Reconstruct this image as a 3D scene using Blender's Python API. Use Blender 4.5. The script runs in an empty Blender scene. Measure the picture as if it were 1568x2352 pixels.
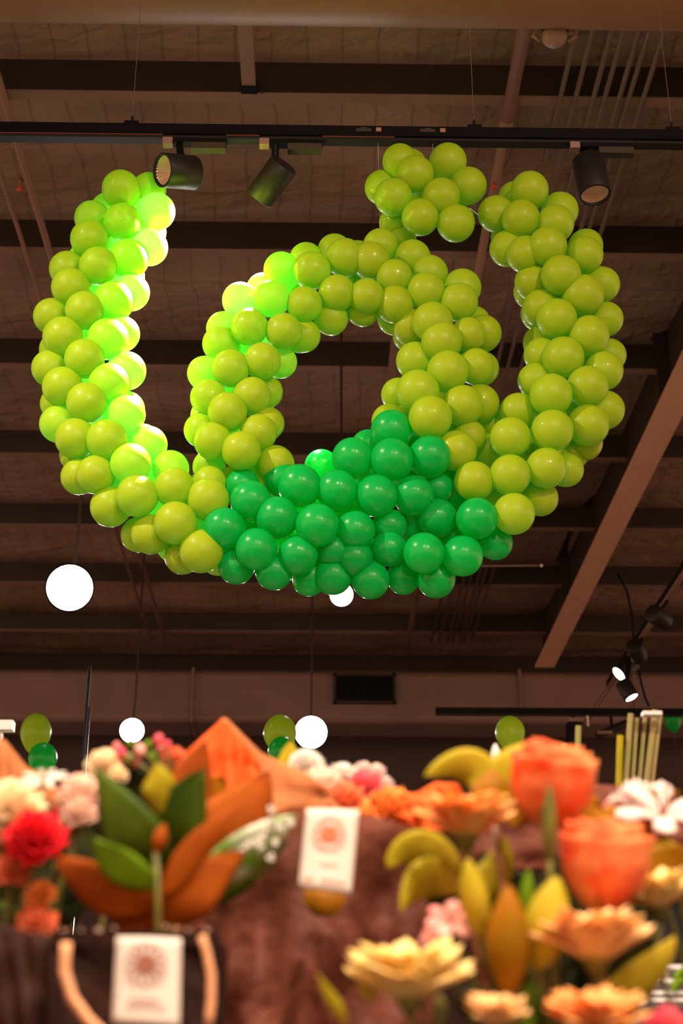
import bpy, bmesh, math, random
from mathutils import Vector, Matrix, Euler
random.seed(7)
R = math.radians
SC = bpy.context.scene
COL = SC.collection
FPX = 50/36*2352                       # focal length in pixels of a 1568x2352 frame
CAMZ = 1.2
cam_d = bpy.data.cameras.new('camera'); cam = bpy.data.objects.new('camera', cam_d); COL.objects.link(cam)
cam.location = (0, 0, CAMZ); cam.rotation_euler = (R(90+23.79), 0, R(-1.03))
cam_d.sensor_fit = 'VERTICAL'; cam_d.sensor_height = 36; cam_d.sensor_width = 24; cam_d.lens = 50
cam_d.clip_start = .05; cam_d.clip_end = 100
cam_d.dof.use_dof = True; cam_d.dof.focus_distance = 4.7; cam_d.dof.aperture_fstop = 3.9
SC.camera = cam
CM = cam.rotation_euler.to_matrix()
CP = Vector(cam.location); FWD = CM @ Vector((0, 0, -1))

def ray(x, y): return CM @ Vector(((x-784)/FPX, (1176-y)/FPX, -1))
def P(x, y, Y):                        # point of the photo standing in the vertical plane Y metres away
    d = ray(x, y); return CP + d*(Y/d.y)
def PZ(x, y, z):                       # ... or at the height z
    d = ray(x, y); return CP + d*((z-CAMZ)/d.z)
def dep(p): return (p-CP).dot(FWD)
def S(px, p): return px*dep(p)/FPX     # length in metres of so many pixels at p

# ---------------------------------------------------------------- materials
def lin(r, g, b): return tuple((c/255/12.92 if c/255 <= .04045 else ((c/255+.055)/1.055)**2.4) for c in (r, g, b))+(1,)
def mat(name, col, rough=.5, metal=0, col2=None, scale=8, bump=0, bscale=40, trans=0, tcol=None, emit=None, est=1, coat=0, mixc=.5, spec=.5, crough=.08):
    if trans and not coat: spec = min(spec, .12)
    m = bpy.data.materials.new(name); m.use_nodes = True
    n = m.node_tree; N = n.nodes; L = n.links; b = N['Principled BSDF']
    b.inputs['Base Color'].default_value = col; b.inputs['Roughness'].default_value = rough
    b.inputs['Metallic'].default_value = metal; b.inputs['Coat Weight'].default_value = coat
    b.inputs['Specular IOR Level'].default_value = spec
    b.inputs['Coat Roughness'].default_value = crough
    tc = N.new('ShaderNodeTexCoord')
    if col2:
        nz = N.new('ShaderNodeTexNoise'); nz.inputs['Scale'].default_value = scale; nz.inputs['Detail'].default_value = 4
        L.new(tc.outputs['Object'], nz.inputs['Vector'])
        rp = N.new('ShaderNodeValToRGB'); rp.color_ramp.elements[0].position = mixc-.15; rp.color_ramp.elements[1].position = mixc+.15
        rp.color_ramp.elements[0].color = col; rp.color_ramp.elements[1].color = col2
        L.new(nz.outputs['Fac'], rp.inputs['Fac']); L.new(rp.outputs['Color'], b.inputs['Base Color'])
    if bump:
        nb = N.new('ShaderNodeTexNoise'); nb.inputs['Scale'].default_value = bscale; nb.inputs['Detail'].default_value = 5
        L.new(tc.outputs['Object'], nb.inputs['Vector'])
        bp = N.new('ShaderNodeBump'); bp.inputs['Strength'].default_value = bump; bp.inputs['Distance'].default_value = .02
        L.new(nb.outputs['Fac'], bp.inputs['Height']); L.new(bp.outputs['Normal'], b.inputs['Normal'])
    if emit:
        b.inputs['Emission Color'].default_value = emit; b.inputs['Emission Strength'].default_value = est
    if trans:
        t = N.new('ShaderNodeBsdfTranslucent'); t.inputs['Color'].default_value = tcol or col
        mx = N.new('ShaderNodeMixShader'); mx.inputs[0].default_value = trans
        L.new(b.outputs[0], mx.inputs[1]); L.new(t.outputs[0], mx.inputs[2]); L.new(mx.outputs[0], N['Material Output'].inputs['Surface'])
        if col2 and not tcol: L.new(rp.outputs['Color'], t.inputs['Color'])
    return m

M = {}
M['lime'] = mat('lime_latex', (.53, .61, .012, 1), .45, trans=.45, tcol=(.27, .90, .22, 1), coat=.5, spec=.3, crough=.03)
M['green'] = mat('green_latex', (.004, .50, .10, 1), .3, trans=.45, tcol=(.01, .85, .13, 1), coat=.5, spec=.3, crough=.03)
M['black'] = mat('black_powder_coat', (.003, .003, .0035, 1), .5, spec=.12)
M['blackg'] = mat('black_satin_metal', (.010, .009, .009, 1), .5, spec=.3)
M['copper'] = mat('copper_strip', (.35, .16, .09, 1), .3, .9)
M['steel'] = mat('pale_steel', (.26, .16, .12, 1), .6, col2=(.22, .14, .105, 1), scale=3)
M['steelb'] = mat('lit_rafter_steel', (.66, .40, .28, 1), .6, col2=(.60, .36, .25, 1), scale=3)  # brighter copy of the steel: light on the rafter flange put into colour
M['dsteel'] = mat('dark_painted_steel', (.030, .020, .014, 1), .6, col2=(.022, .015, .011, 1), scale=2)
M['duct'] = mat('tan_duct_sheet', (.24, .125, .065, 1), .5, col2=(.21, .11, .055, 1), scale=1.5)
M['duct2'] = mat('grey_duct_sheet', (.22, .145, .125, 1), .6, col2=(.19, .125, .11, 1), scale=1.5)
M['wall'] = mat('brown_wall', (.075, .052, .045, 1), .8, col2=(.065, .045, .04, 1), scale=1)
M['floor'] = mat('grey_floor', (.35, .30, .26, 1), .5, col2=(.30, .26, .23, 1), scale=2)
M['pipe'] = mat('painted_pipe', (.25, .145, .11, 1), .55)
M['conduit'] = mat('grey_conduit', (.13, .095, .085, 1), .5)
M['redglass'] = mat('red_sprinkler_bulb', (.8, .08, .02, 1), .2, emit=(1, .15, .03, 1), est=.0)
M['white'] = mat('white_plastic', (.8, .78, .76, 1), .4)
M['refl'] = mat('ribbed_reflector', (.75, .55, .42, 1), .35, .3)
M['lampw'] = mat('glaring_lamp', (1, 1, 1, 1), .5, emit=(1, .93, .86, 1), est=14)
M['lamps'] = mat('lit_lamp', (1, 1, 1, 1), .5, emit=(1, .86, .66, 1), est=3.5)
M['sticker'] = mat('orange_sticker', lin(190, 110, 60), .6)
M['paper'] = mat('white_tag_card', (.82, .74, .68, 1), .6, trans=.15)
M['print'] = mat('brown_print', (.30, .09, .05, 1), .7)
M['printo'] = mat('orange_print', (.62, .16, .05, 1), .7)
M['kraft'] = mat('kraft_paper', (.62, .24, .09, 1), .75, col2=(.55, .20, .08, 1), scale=10, trans=.4, bump=.3, bscale=30)
M['kraftb'] = mat('orange_wrap', (.92, .19, .035, 1), .6, col2=(.85, .17, .035, 1), scale=9, trans=.5, bump=.3, bscale=30)
M['kraftd'] = mat('crumpled_brown_wrap', (.085, .022, .012, 1), .6, spec=.25, col2=(.17, .05, .03, 1), scale=9, bump=.9, bscale=14, trans=.12)
M['bag'] = mat('dark_bag_film', (.018, .008, .006, 1), .6, spec=.06, col2=(.04, .015, .011, 1), scale=12, bump=.4, bscale=20)
M['rope'] = mat('twisted_paper_handle', (.75, .36, .18, 1), .7, bump=.4, bscale=300)
M['leafg'] = mat('green_leaf', (.030, .065, .003, 1), .5, spec=.25, col2=(.085, .12, .004, 1), scale=14, trans=.25, tcol=(.09, .17, .004, 1))
M['leafb'] = mat('bright_green_leaf', (.12, .24, .006, 1), .45, spec=.3, col2=(.17, .30, .008, 1), scale=20, trans=.3)
M['leafy'] = mat('yellow_green_leaf', (.42, .36, .012, 1), .5, spec=.3, col2=(.60, .44, .03, 1), scale=14, trans=.35)
M['leafo'] = mat('ochre_leaf', (.42, .15, .004, 1), .5, spec=.3, col2=(.30, .15, .004, 1), scale=14, trans=.35)
M['leafr'] = mat('rust_brown_leaf', (.27, .050, .003, 1), .7, spec=.2, col2=(.42, .095, .005, 1), scale=14, trans=.25)
M['leafd'] = mat('shaded_olive_leaf', (.010, .015, .0015, 1), .6, spec=.2, col2=(.035, .035, .004, 1), scale=20, trans=.2)  # near-black: shade deep inside the bouquets is put into the leaf colour
M['leafv'] = mat('spotted_leaf', (.16, .34, .02, 1), .35, col2=(.85, .85, .75, 1), scale=38, mixc=.57, trans=.2)
M['stem'] = mat('green_stem', (.07, .085, .006, 1), .5, col2=(.14, .12, .01, 1), scale=30)
M['stemp'] = mat('pale_green_stem', (.28, .29, .08, 1), .5, col2=(.36, .26, .12, 1), scale=15, trans=.2)
M['stemr'] = mat('reddish_stem', (.25, .09, .02, 1), .5)
M['rose'] = mat('coral_rose_petal', (.92, .12, .03, 1), .5, col2=(1, .46, .18, 1), scale=22, trans=.4, mixc=.52)
M['gerp'] = mat('peach_gerbera_petal', (.98, .42, .13, 1), .5, col2=(1, .66, .26, 1), scale=25, trans=.4)
M['gery'] = mat('pale_yellow_gerbera_petal', (1, .72, .24, 1), .5, col2=(1, .86, .42, 1), scale=22, trans=.35)
M['gera'] = mat('apricot_gerbera_petal', (1, .60, .28, 1), .5, col2=(1, .76, .38, 1), scale=22, trans=.35)
M['cream'] = mat('cream_petal', (1, .74, .42, 1), .5, col2=(1, .86, .62, 1), scale=20, trans=.35)
M['pinkp'] = mat('pale_pink_petal', (1, .60, .44, 1), .5, col2=(1, .80, .68, 1), scale=18, trans=.35)
M['pink'] = mat('pink_petal', (.93, .30, .28, 1), .5, col2=(.95, .60, .52, 1), scale=24, trans=.35)
M['mag'] = mat('magenta_petal', (.85, .06, .16, 1), .5, col2=(.92, .22, .24, 1), scale=24, trans=.35)
M['red'] = mat('red_petal', (.80, .005, .02, 1), .5, col2=(.88, .02, .035, 1), scale=22, trans=.35)
M['coral'] = mat('coral_petal', (.92, .18, .07, 1), .5, col2=(.95, .33, .16, 1), scale=22, trans=.35)
M['orange'] = mat('orange_petal', (.92, .26, .04, 1), .5, col2=(.95, .40, .10, 1), scale=22, trans=.35)
M['whitep'] = mat('white_petal', (.90, .86, .80, 1), .5, trans=.35)
M['liliac'] = mat('white_rose_pink_petal', (.93, .70, .66, 1), .5, col2=(.95, .80, .77, 1), scale=10, trans=.35)
M['tablem'] = mat('dark_stand', (.02, .014, .012, 1), .6, spec=.1)
M['bucketm'] = mat('black_bucket', (.008, .008, .008, 1), .4)
M['chrome'] = mat('chrome_highlight', (.5, .42, .38, 1), .18, 1)

# ceiling foil: a wire grid, sagging folds and stains
def foil():
    m = bpy.data.materials.new('foil_insulation'); m.use_nodes = True
    n = m.node_tree; N = n.nodes; L = n.links; b = N['Principled BSDF']
    b.inputs['Roughness'].default_value = .62; b.inputs['Metallic'].default_value = .0
    tc = N.new('ShaderNodeTexCoord')
    mp = N.new('ShaderNodeMapping'); mp.inputs['Scale'].default_value = (1.0, 1.7, 1)
    L.new(tc.outputs['Object'], mp.inputs[0])
    nz = N.new('ShaderNodeTexNoise'); nz.inputs['Scale'].default_value = 1.1; nz.inputs['Detail'].default_value = 6
    L.new(mp.outputs[0], nz.inputs['Vector'])
    rp = N.new('ShaderNodeValToRGB'); rp.color_ramp.elements[0].position = .3; rp.color_ramp.elements[1].position = .7
    rp.color_ramp.elements[0].color = (.25, .165, .12, 1); rp.color_ramp.elements[1].color = (.40, .27, .21, 1)
    L.new(nz.outputs['Fac'], rp.inputs['Fac'])
    # wire grid with a slight wobble
    ad = N.new('ShaderNodeMixRGB'); ad.blend_type = 'ADD'; ad.inputs[0].default_value = .14
    L.new(tc.outputs['Object'], ad.inputs[1]); L.new(nz.outputs['Color'], ad.inputs[2])
    br = N.new('ShaderNodeTexBrick'); br.offset = 0; br.inputs['Scale'].default_value = 1
    br.inputs['Brick Width'].default_value = .2; br.inputs['Row Height'].default_value = .5
    br.inputs['Mortar Size'].default_value = .012; br.inputs['Mortar Smooth'].default_value = .8
    br.inputs['Color1'].default_value = (1, 1, 1, 1); br.inputs['Color2'].default_value = (.93, .93, .93, 1); br.inputs['Mortar'].default_value = (.70, .70, .65, 1)
    L.new(ad.outputs[0], br.inputs['Vector'])
    mu = N.new('ShaderNodeMixRGB'); mu.blend_type = 'MULTIPLY'; mu.inputs[0].default_value = 1
    L.new(rp.outputs[0], mu.inputs[1]); L.new(br.outputs[0], mu.inputs[2]); L.new(mu.outputs[0], b.inputs['Base Color'])
    n2 = N.new('ShaderNodeTexNoise'); n2.inputs['Scale'].default_value = 3; n2.inputs['Detail'].default_value = 5; n2.inputs['Distortion'].default_value = .6
    mp2 = N.new('ShaderNodeMapping'); mp2.inputs['Scale'].default_value = (1.6, 2.4, 1); L.new(tc.outputs['Object'], mp2.inputs[0]); L.new(mp2.outputs[0], n2.inputs['Vector'])
    bp = N.new('ShaderNodeBump'); bp.inputs['Strength'].default_value = .6; bp.inputs['Distance'].default_value = .08
    L.new(n2.outputs['Fac'], bp.inputs['Height']); L.new(bp.outputs[0], b.inputs['Normal'])
    return m
M['foil'] = foil()

# ---------------------------------------------------------------- helpers
def empty(name, loc):
    o = bpy.data.objects.new(name, None); COL.objects.link(o); o.location = loc; o.empty_display_size = .05; return o
def tag(o, label=None, cat=None, group=None, kind=None):
    if label: o['label'] = label
    if cat: o['category'] = cat
    if group: o['group'] = group
    if kind: o['kind'] = kind
    return o
def thing(name, loc, label, cat, group=None): return tag(empty(name, loc), label, cat, group)
def mesh_obj(name, verts, faces, m, parent=None, smooth=False, thick=0):
    me = bpy.data.meshes.new(name)
    off = Vector(parent_loc(parent)) if parent else None
    vs = [tuple(Vector(v)-off) if off else tuple(v) for v in verts]
    me.from_pydata(vs, [], faces); me.update()
    me.materials.append(M[m] if isinstance(m, str) else m)
    if smooth:
        for p in me.polygons: p.use_smooth = True
    o = bpy.data.objects.new(name, me); COL.objects.link(o)
    if parent: o.parent = parent
    if thick:
        s = o.modifiers.new('thickness', 'SOLIDIFY'); s.thickness = thick; s.offset = 0
    return o
def parent_loc(p):
    v = Vector(p.location)
    while p.parent: p = p.parent; v += p.location
    return v
class MB:                               # collects shapes in world coordinates for ONE mesh
    def __init__(s): s.v = []; s.f = []
    def add(s, v, f):
        o = len(s.v); s.v += [Vector(a) for a in v]; s.f += [tuple(i+o for i in q) for q in f]; return s
    def box(s, c, d, rot=None, bev=0):
        c = Vector(c); h = [x/2 for x in d]; rot = rot or Matrix.Identity(3)
        vs = [c+rot @ Vector((sx*h[0], sy*h[1], sz*h[2])) for sx in (-1, 1) for sy in (-1, 1) for sz in (-1, 1)]
        return s.add(vs, [(0, 1, 3, 2), (4, 6, 7, 5), (0, 4, 5, 1), (2, 3, 7, 6), (0, 2, 6, 4), (1, 5, 7, 3)])
    def prism(s, prof, a, b, up=(0, 0, 1)):      # 2-D profile swept from a to b
        a = Vector(a); b = Vector(b); t = (b-a).normalized(); u = t.cross(Vector(up)).normalized(); w = u.cross(t)
        n = len(prof); vs = [q+u*x+w*y for q in (a, b) for x, y in prof]
        fs = [(i, (i+1) % n, n+(i+1) % n, n+i) for i in range(n)]+[tuple(range(n))[::-1], tuple(range(n, 2*n))]
        return s.add(vs, fs)
    def tube(s, pts, r, n=10, cap=True):
        pts = [Vector(p) for p in pts]; rs = r if isinstance(r, (list, tuple)) else [r]*len(pts)
        o = len(s.v); up = None
        for i, p in enumerate(pts):
            t = (pts[min(i+1, len(pts)-1)]-pts[max(i-1, 0)])
            t = t.normalized() if t.length > 1e-9 else Vector((0, 0, 1))
            if up is None: up = t.orthogonal().normalized()
            up = (up-t*up.dot(t)).normalized(); w = t.cross(up)
            for k in range(n):
                a = 2*math.pi*k/n; s.v.append(p+(up*math.cos(a)+w*math.sin(a))*rs[i])
        for i in range(len(pts)-1):
            for k in range(n):
                k2 = (k+1) % n; s.f.append((o+i*n+k, o+i*n+k2, o+(i+1)*n+k2, o+(i+1)*n+k))
        if cap: s.f.append(tuple(o+k for k in range(n))[::-1]); s.f.append(tuple(o+(len(pts)-1)*n+k for k in range(n)))
        return s
    def lathe(s, prof, c, axis=(0, 0, 1), n=32):   # (radius, height along the axis)
        c = Vector(c); ax = Vector(axis).normalized(); u = ax.orthogonal().normalized(); w = ax.cross(u); o = len(s.v)
        for r, h in prof:
            for k in range(n):
                a = 2*math.pi*k/n; s.v.append(c+ax*h+(u*math.cos(a)+w*math.sin(a))*max(r, 1e-5))
        for i in range(len(prof)-1):
            for k in range(n):
                k2 = (k+1) % n; s.f.append((o+i*n+k, o+i*n+k2, o+(i+1)*n+k2, o+(i+1)*n+k))
        return s
    def patch(s, fn, nu, nv):
        o = len(s.v)
        for i in range(nu+1):
            for j in range(nv+1): s.v.append(Vector(fn(i/nu, j/nv)))
        for i in range(nu):
            for j in range(nv):
                a = o+i*(nv+1)+j; s.f.append((a, a+1, a+nv+2, a+nv+1))
        return s
    def build(s, name, m, parent=None, smooth=False, thick=0):
        return mesh_obj(name, s.v, s.f, m, parent, smooth, thick)

# ---------------------------------------------------------------- the setting
Zc = CAMZ+5.42; Zp = CAMZ+5.20; Zr = CAMZ+4.9
def plane(name, x0, x1, y0, y1, z, m, th=.1):
    o = MB().box(((x0+x1)/2, (y0+y1)/2, z), (x1-x0, y1-y0, th)).build(name, m); return tag(o, kind='structure')
plane('floor', -13, 13, -7, 17.2, -.05, 'floor')
# the ceiling: blanket sagging a little between the purlins
cx0, cx1, cy0, cy1 = -13, 13, -7, 17.2
per = 1.49; yp0 = 6.155-per*8
cb = MB()
def cfn(u, v):
    x = cx0+(cx1-cx0)*u; y = cy0+(cy1-cy0)*v; ph = ((y-yp0)/per) % 1
    return (x, y, Zc+.09-.03*math.sin(math.pi*ph)*(1+.5*math.sin(x*2.1+y))+.02*math.sin(x*5.3+y*2))
cb.patch(cfn, 180, 160)
ce = cb.build('ceiling', 'foil', smooth=True, thick=.03); tag(ce, kind='structure')
o = MB().box((0, 17.1, 3.4), (26, .2, 6.9)).build('wall_back', 'wall'); tag(o, kind='structure')
# purlins: C sections across the hall
cprof = [(0, 0), (.075, 0), (.075, .02), (.012, .02), (.012, .19), (.075, .19), (.075, .21), (0, .21)]
k = 0
for i in range(0, 16):
    y = yp0+per*i
    if y < 3 or y > 16.9: continue
    b = MB().prism([(-x, z) for x, z in cprof], (-11, y, Zp), (11, y, Zp))
    o = b.build('steel_purlin', 'dsteel')
    f = MB().box((0, y+.038, Zp-.002), (22, .08, .004)).build('bottom_flange', 'steel', None)  # paler than the web: light on the underside is put into its colour
    f.parent = o
    k += 1
    nm = ['closest to the duct overhead', 'second back from the lighting track', 'third back from the lighting track', 'fourth back from the track', 'fifth back from the track', 'sixth back', 'seventh back', 'last but one before the far wall', 'nearest the far wall', 'at the far wall'][k-1]
    tag(o, 'dark steel purlin across the ceiling, '+nm, 'beam', 'purlins under the foil ceiling')
# main rafter: an I section with a bottom flange coloured as lit
Xr = .4627*4.9/.917
def rafter(X, label):
    t = thing('steel_rafter', (X, 5, Zr), label, 'beam', 'big rafters along the hall')
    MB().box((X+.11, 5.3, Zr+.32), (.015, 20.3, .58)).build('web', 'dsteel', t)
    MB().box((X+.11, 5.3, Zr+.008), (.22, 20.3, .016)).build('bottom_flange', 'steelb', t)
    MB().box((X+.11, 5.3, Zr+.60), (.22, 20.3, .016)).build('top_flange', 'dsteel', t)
    for y in (4.6, 9.1, 13.5):
        MB().box((X+.05, y, Zr+.3), (.09, .012, .56)).build('stiffener_plate', 'dsteel', t)
    return t
rafter(Xr, 'big steel rafter with underside coloured as lit running diagonally at the right')

# overhead duct at the very top
def round_duct(a, b, r, label, m, seams):
    a = Vector(a); b = Vector(b); t = thing('air_duct', a, label, 'duct')
    MB().tube([a, b], r, 48).build('duct_shell', m, t, True)
    for s in seams:
        p = a.lerp(b, s); d = (b-a).normalized(); MB().tube([p-d*.02, p+d*.02], r+.006, 48).build('seam_band', m, t, True)
    return t
pl = PZ(0, 55, CAMZ+4.35); pr = PZ(1568, 68, CAMZ+4.35)
rd = .27
yl = (pl.y+pr.y)/2
el = math.atan2(4.35, yl)
def duct_strap(t, x, y, z, r):
    ring = [(x, y+r*math.cos(a*math.pi/16), z+r*math.sin(a*math.pi/16)) for a in range(33)]
    MB().tube(ring, .008, 6).build('hanger_strap', 'dsteel', t); MB().tube([(x, y, z+r), (x, y, Zc+.09)], .006, 6).build('hanger_rod', 'dsteel', t)
dt = round_duct((-6, yl-rd*math.sin(el)+.0, CAMZ+4.35+rd*math.cos(el)), (6, yl-rd*math.sin(el), CAMZ+4.35+rd*math.cos(el)), rd, 'long round tan air duct crossing the very top of the picture', 'duct', (.08, .9))

for x in (-3.4, 3.4): duct_strap(dt, x, yl-rd*math.sin(el), CAMZ+4.35+rd*math.cos(el), rd+.01)
# far duct: rounded rectangular duct with grille
def far_duct():
    yD = 15.5; z0 = CAMZ+4.27; z1 = CAMZ+4.87
    t = thing('rectangular_duct', (0, yD, z0), 'long boxy grey-brown air duct low along the far wall with a dark grille', 'duct')
    pr_ = []
    for (cx, cz, a0) in ((.08, .08, 180), (.62, .08, 270), (.62, .52, 0), (.08, .52, 90)):
        for a in range(0, 91, 15): pr_.append((cx+.08*math.cos(R(a0+a)), cz+.08*math.sin(R(a0+a))))
    MB().prism([(-x, z) for x, z in pr_], (-9, yD, z0), (9, yD, z0)).build('duct_shell', 'duct2', t)
    for x in (-4.2, -1.4, 2.3, 3.6): MB().box((x, yD+.33, z0+.30), (.03, .72, .63)).build('seam_band', 'duct2', t)
    a = P(768, 1552, yD); b = P(906, 1616, yD)
    g = MB().box(((a.x+b.x)/2, yD-.02, (a.z+b.z)/2), (b.x-a.x, .05, a.z-b.z)).build('grille', 'black', t)
    fr = MB(); 
    for x in (a.x, b.x): fr.box((x, yD-.03, (a.z+b.z)/2), (.03, .06, a.z-b.z+.03))
    for z in (a.z, b.z): fr.box(((a.x+b.x)/2, yD-.03, z), (b.x-a.x+.03, .06, .03))
    fr.build('grille_frame', 'dsteel', t)
far_duct()

# pipes along the hall
def pipe(name, X, zoff, r, y0, y1, m, label, cat, group=None):
    o = MB().tube([(X, y0, CAMZ+zoff), (X, y1, CAMZ+zoff)], r, 12).build(name, m, smooth=True); return tag(o, label, cat, group)
def sprinkler(p, label):
    t = thing('fire_sprinkler', p, label, 'sprinkler')
    p = Vector(p)
    MB().lathe([(.0, 0), (.014, 0), (.014, -.02), (.008, -.022), (.008, -.04), (0, -.04)], p, n=12).build('body', 'pipe', t, True)
    MB().lathe([(0, -.04), (.005, -.043), (.007, -.055), (.005, -.068), (0, -.07)], p, n=10).build('glass_bulb', 'redglass', t, True)
    MB().lathe([(.0, -.072), (.018, -.074), (.018, -.078), (0, -.078)], p, n=12).build('deflector', 'redglass', t, True)
def Xat(px, py, z): return (px-720)/(2616-py)*z/.917
X1 = Xat(50, 420, 5.175)
pipe('sprinkler_pipe', X1, 5.175, .021, 2.5, 15.4, 'pipe', 'slim brown sprinkler pipe running back along the far left of the ceiling', 'pipe')
sprinkler(P(48, 412, (5.155)/math.tan(R(36.6))), 'red fire sprinkler on the slim pipe at upper left')
X2 = Xat(1160, 210, 5.16)
t = thing('sprinkler_pipe', (X2, 5, CAMZ+5.16), 'thick brown sprinkler pipe running back above the balloon dot', 'pipe')
MB().tube([(X2, 2.5, CAMZ+5.16), (X2, 6.35, CAMZ+5.16)], .036, 16).build('pipe_run', 'pipe', t, True)
MB().tube([(X2, 6.35, CAMZ+5.16), (X2, 15.4, CAMZ+5.16)], .028, 16).build('pipe_run', 'pipe', t, True)
MB().tube([(X2, 6.30, CAMZ+5.16), (X2, 6.38, CAMZ+5.16)], .040, 16).build('coupling', 'pipe', t, True)
sprinkler(P(1133, 405, 5.12/math.tan(R(36.8))), 'red fire sprinkler right of the balloon dot')
Xs = [Xat(x, 120, 5.185) for x in (1294, 1331, 1374, 1401, 1436, 1459, 1494)]
words = ['leftmost', 'second from left', 'third from left', 'middle', 'third from right', 'second from right', 'rightmost']
for X, w in zip(Xs, words):
    pipe('electrical_conduit', X, 5.185, .0135, 2.5, 15.4, 'conduit', w+' of the seven thin conduits in the bundle at upper right', 'conduit', 'conduits in the bundle at upper right')
# thin left-hand second pipe and other small runs
pipe('cable_conduit', Xat(10, 480, 5.185), 5.185, .014, 2.5, 15.4, 'pipe', 'thin brown conduit just outside the slim left sprinkler pipe', 'conduit')
# bridging struts between purlins
def strut(px, py, y0, y1, w, label):
    X = Xat(px, py, 5.12)
    o = MB().prism([(-w/2, 0), (w/2, 0), (w/2, .015), (-w/2, .015)], (X, y0, CAMZ+5.182), (X, y1, CAMZ+5.182)).build('bridging_strut', 'steel'); tag(o, label, 'strut')
    return X
Xb = strut(546, 120, 4.7, 6.14, .075, 'flat pale strut between the air duct and the first dark purlin')
br = thing('strut_bracket', (Xb+.03, 6.13, Zp), 'small dark bracket where the flat strut meets the purlin', 'bracket')
MB().box((Xb, 6.11, Zp+.0), (.09, .06, .05)).build('plate', 'black', br); MB().tube([(Xb+.07, 6.12, Zp-.03), (Xb+.07, 6.12, Zp+.06)], .012, 8).build('bolt', 'dsteel', br)
X = strut(590, 590, 7.66, 9.1, .05, 'narrow pale strut behind the second dark purlin, above the inner loop')
X = strut(895, 800, 8.4, 10.6, .06, 'narrow pale strut seen through the hole of the balloon loop')
# thin horizontal rod near the logo's bottom right
a = P(1105, 1300, 10); b = P(1243, 1299, 10)
t = thing('suspension_rod', a, 'thin pale horizontal rod right of the green balloons', 'rod')
MB().tube([a, b], .006, 8).build('rod', 'steel', t, True)
MB().tube([a+Vector((.05, 0, 0)), Vector((a.x+.05, a.y, Zc))], .0012, 5).build('hanger_wire', 'dsteel', t)
MB().lathe([(0, -.012), (.012, -.006), (.012, .006), (0, .012)], b, (1, 0, 0), 10).build('end_cap', 'white', t, True)
# wrapped dome fixture
p = P(1272, 78, 4.75)
t = thing('dome_fixture', p, 'pale dome fixture wrapped in clear film hanging under the top air duct', 'fixture')
MB().lathe([(.0, .10), (.045, .10), (.045, .0), (.05, -.002), (.0, -.002)], p, n=24).build('stem_cup', 'duct', t, True)
MB().lathe([(.052, .0), (.058, -.012), (.052, -.03), (.03, -.055), (.0, -.062)], p, n=24).build('dome', 'steel', t, True)
for s in (-1, 1):
    MB().tube([p+Vector((s*.04, 0, 0)), p+Vector((s*.075, -.01, .012)), p+Vector((s*.09, 0, -.012)), p+Vector((s*.06, .01, -.03))], [.012, .016, .012, .006], 7).build('film_wrap', 'steel', t, True)

# ---------------------------------------------------------------- lighting tracks
def rail(a, b, w=.036, h=.055, label='', segs=None, strips=()):
    a = Vector(a); b = Vector(b); d = (b-a).normalized()
    t = thing('lighting_track', a, label, 'lighting track')
    side = d.cross(Vector((0, 0, 1))).normalized()
    MB().prism([(-w/2, .012), (w/2, .012), (w/2, h), (-w/2, h)], a, b).build('track_body', 'black', t)
    MB().prism([(-w/2, -.006), (w/2, -.006), (w/2, .004), (-w/2, .004)], a, b).build('lower_lip', 'blackg', t)
    MB().prism([(-w*.3, .003), (w*.3, .003), (w*.3, .013), (-w*.3, .013)], a, b).build('channel', 'black', t)
    L = (b-a).length
    for s0, s1 in strips:
        MB().prism([(-w/2-.001, .0045), (-w/2+.003, .0045), (-w/2+.003, .0095), (-w/2-.001, .0095)][::-1], a+d*s0, a+d*s1).build('copper_conductor', 'copper', t)
        MB().prism([(w/2-.003, .0045), (w/2+.001, .0045), (w/2+.001, .0095), (w/2-.003, .0095)][::-1], a+d*s0, a+d*s1).build('copper_conductor', 'copper', t)
    return t
TY = 4.02
tz = P(784, 325, TY).z
ra = Vector((-2.2, TY, tz)); rb = Vector((2.4, TY, tz))
XR = lambda px: P(px, 322, TY).x
main = rail(ra, rb, label='long black lighting track hanging across the hall above the balloon logo', strips=((0, XR(375)+2.2), (XR(520)+2.2, XR(596)+2.2), (XR(740)+2.2, XR(905)+2.2)))
# stickers on the front face
for k, (x0, x1, nm) in enumerate(((812, 877, 'left'), (958, 1024, 'right'))):
    for j in range(4):
        wd = (.022, .034, .030, .036)[j]
        xx = XR(x0)+.035
        MB().box((xx, TY-.0186, tz+.046-j*.0045), (wd*(1.6 if j else 1), .0006, .0016)).build('warning_text_line', 'conduit', main)
    xs = XR(x1-8)
    MB().box((xs, TY-.0187, tz+.039), (.019, .0008, .017)).build('warning_sticker', 'steel', main)
    MB().prism([(-.006, -.005), (.006, -.005), (0, .006)], (xs, TY-.0188, tz+.039), (xs, TY-.0196, tz+.039)).build('warning_triangle', 'sticker', main)
def hanger(px, label):
    x = XR(px)
    t = thing('track_hanger', (x, TY, tz+.055), label, 'hanger', 'wire hangers of the main lighting track')
    MB().box((x, TY, tz+.062), (.05, .03, .014)).build('clamp', 'black', t)
    MB().lathe([(.008, 0), (.005, .03), (0, .03)], (x, TY, tz+.068), n=8).build('gripper', 'blackg', t)
    MB().tube([(x, TY, tz+.09), (x, TY, Zc)], .0012, 6).build('wire', 'conduit', t)
hanger(300, 'thin wire hanger at the left end of the main track'); hanger(1090, 'thin wire hanger on the main track above the gap right of the dot'); hanger(1546, 'thin wire hanger at the right end of the main track')

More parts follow.
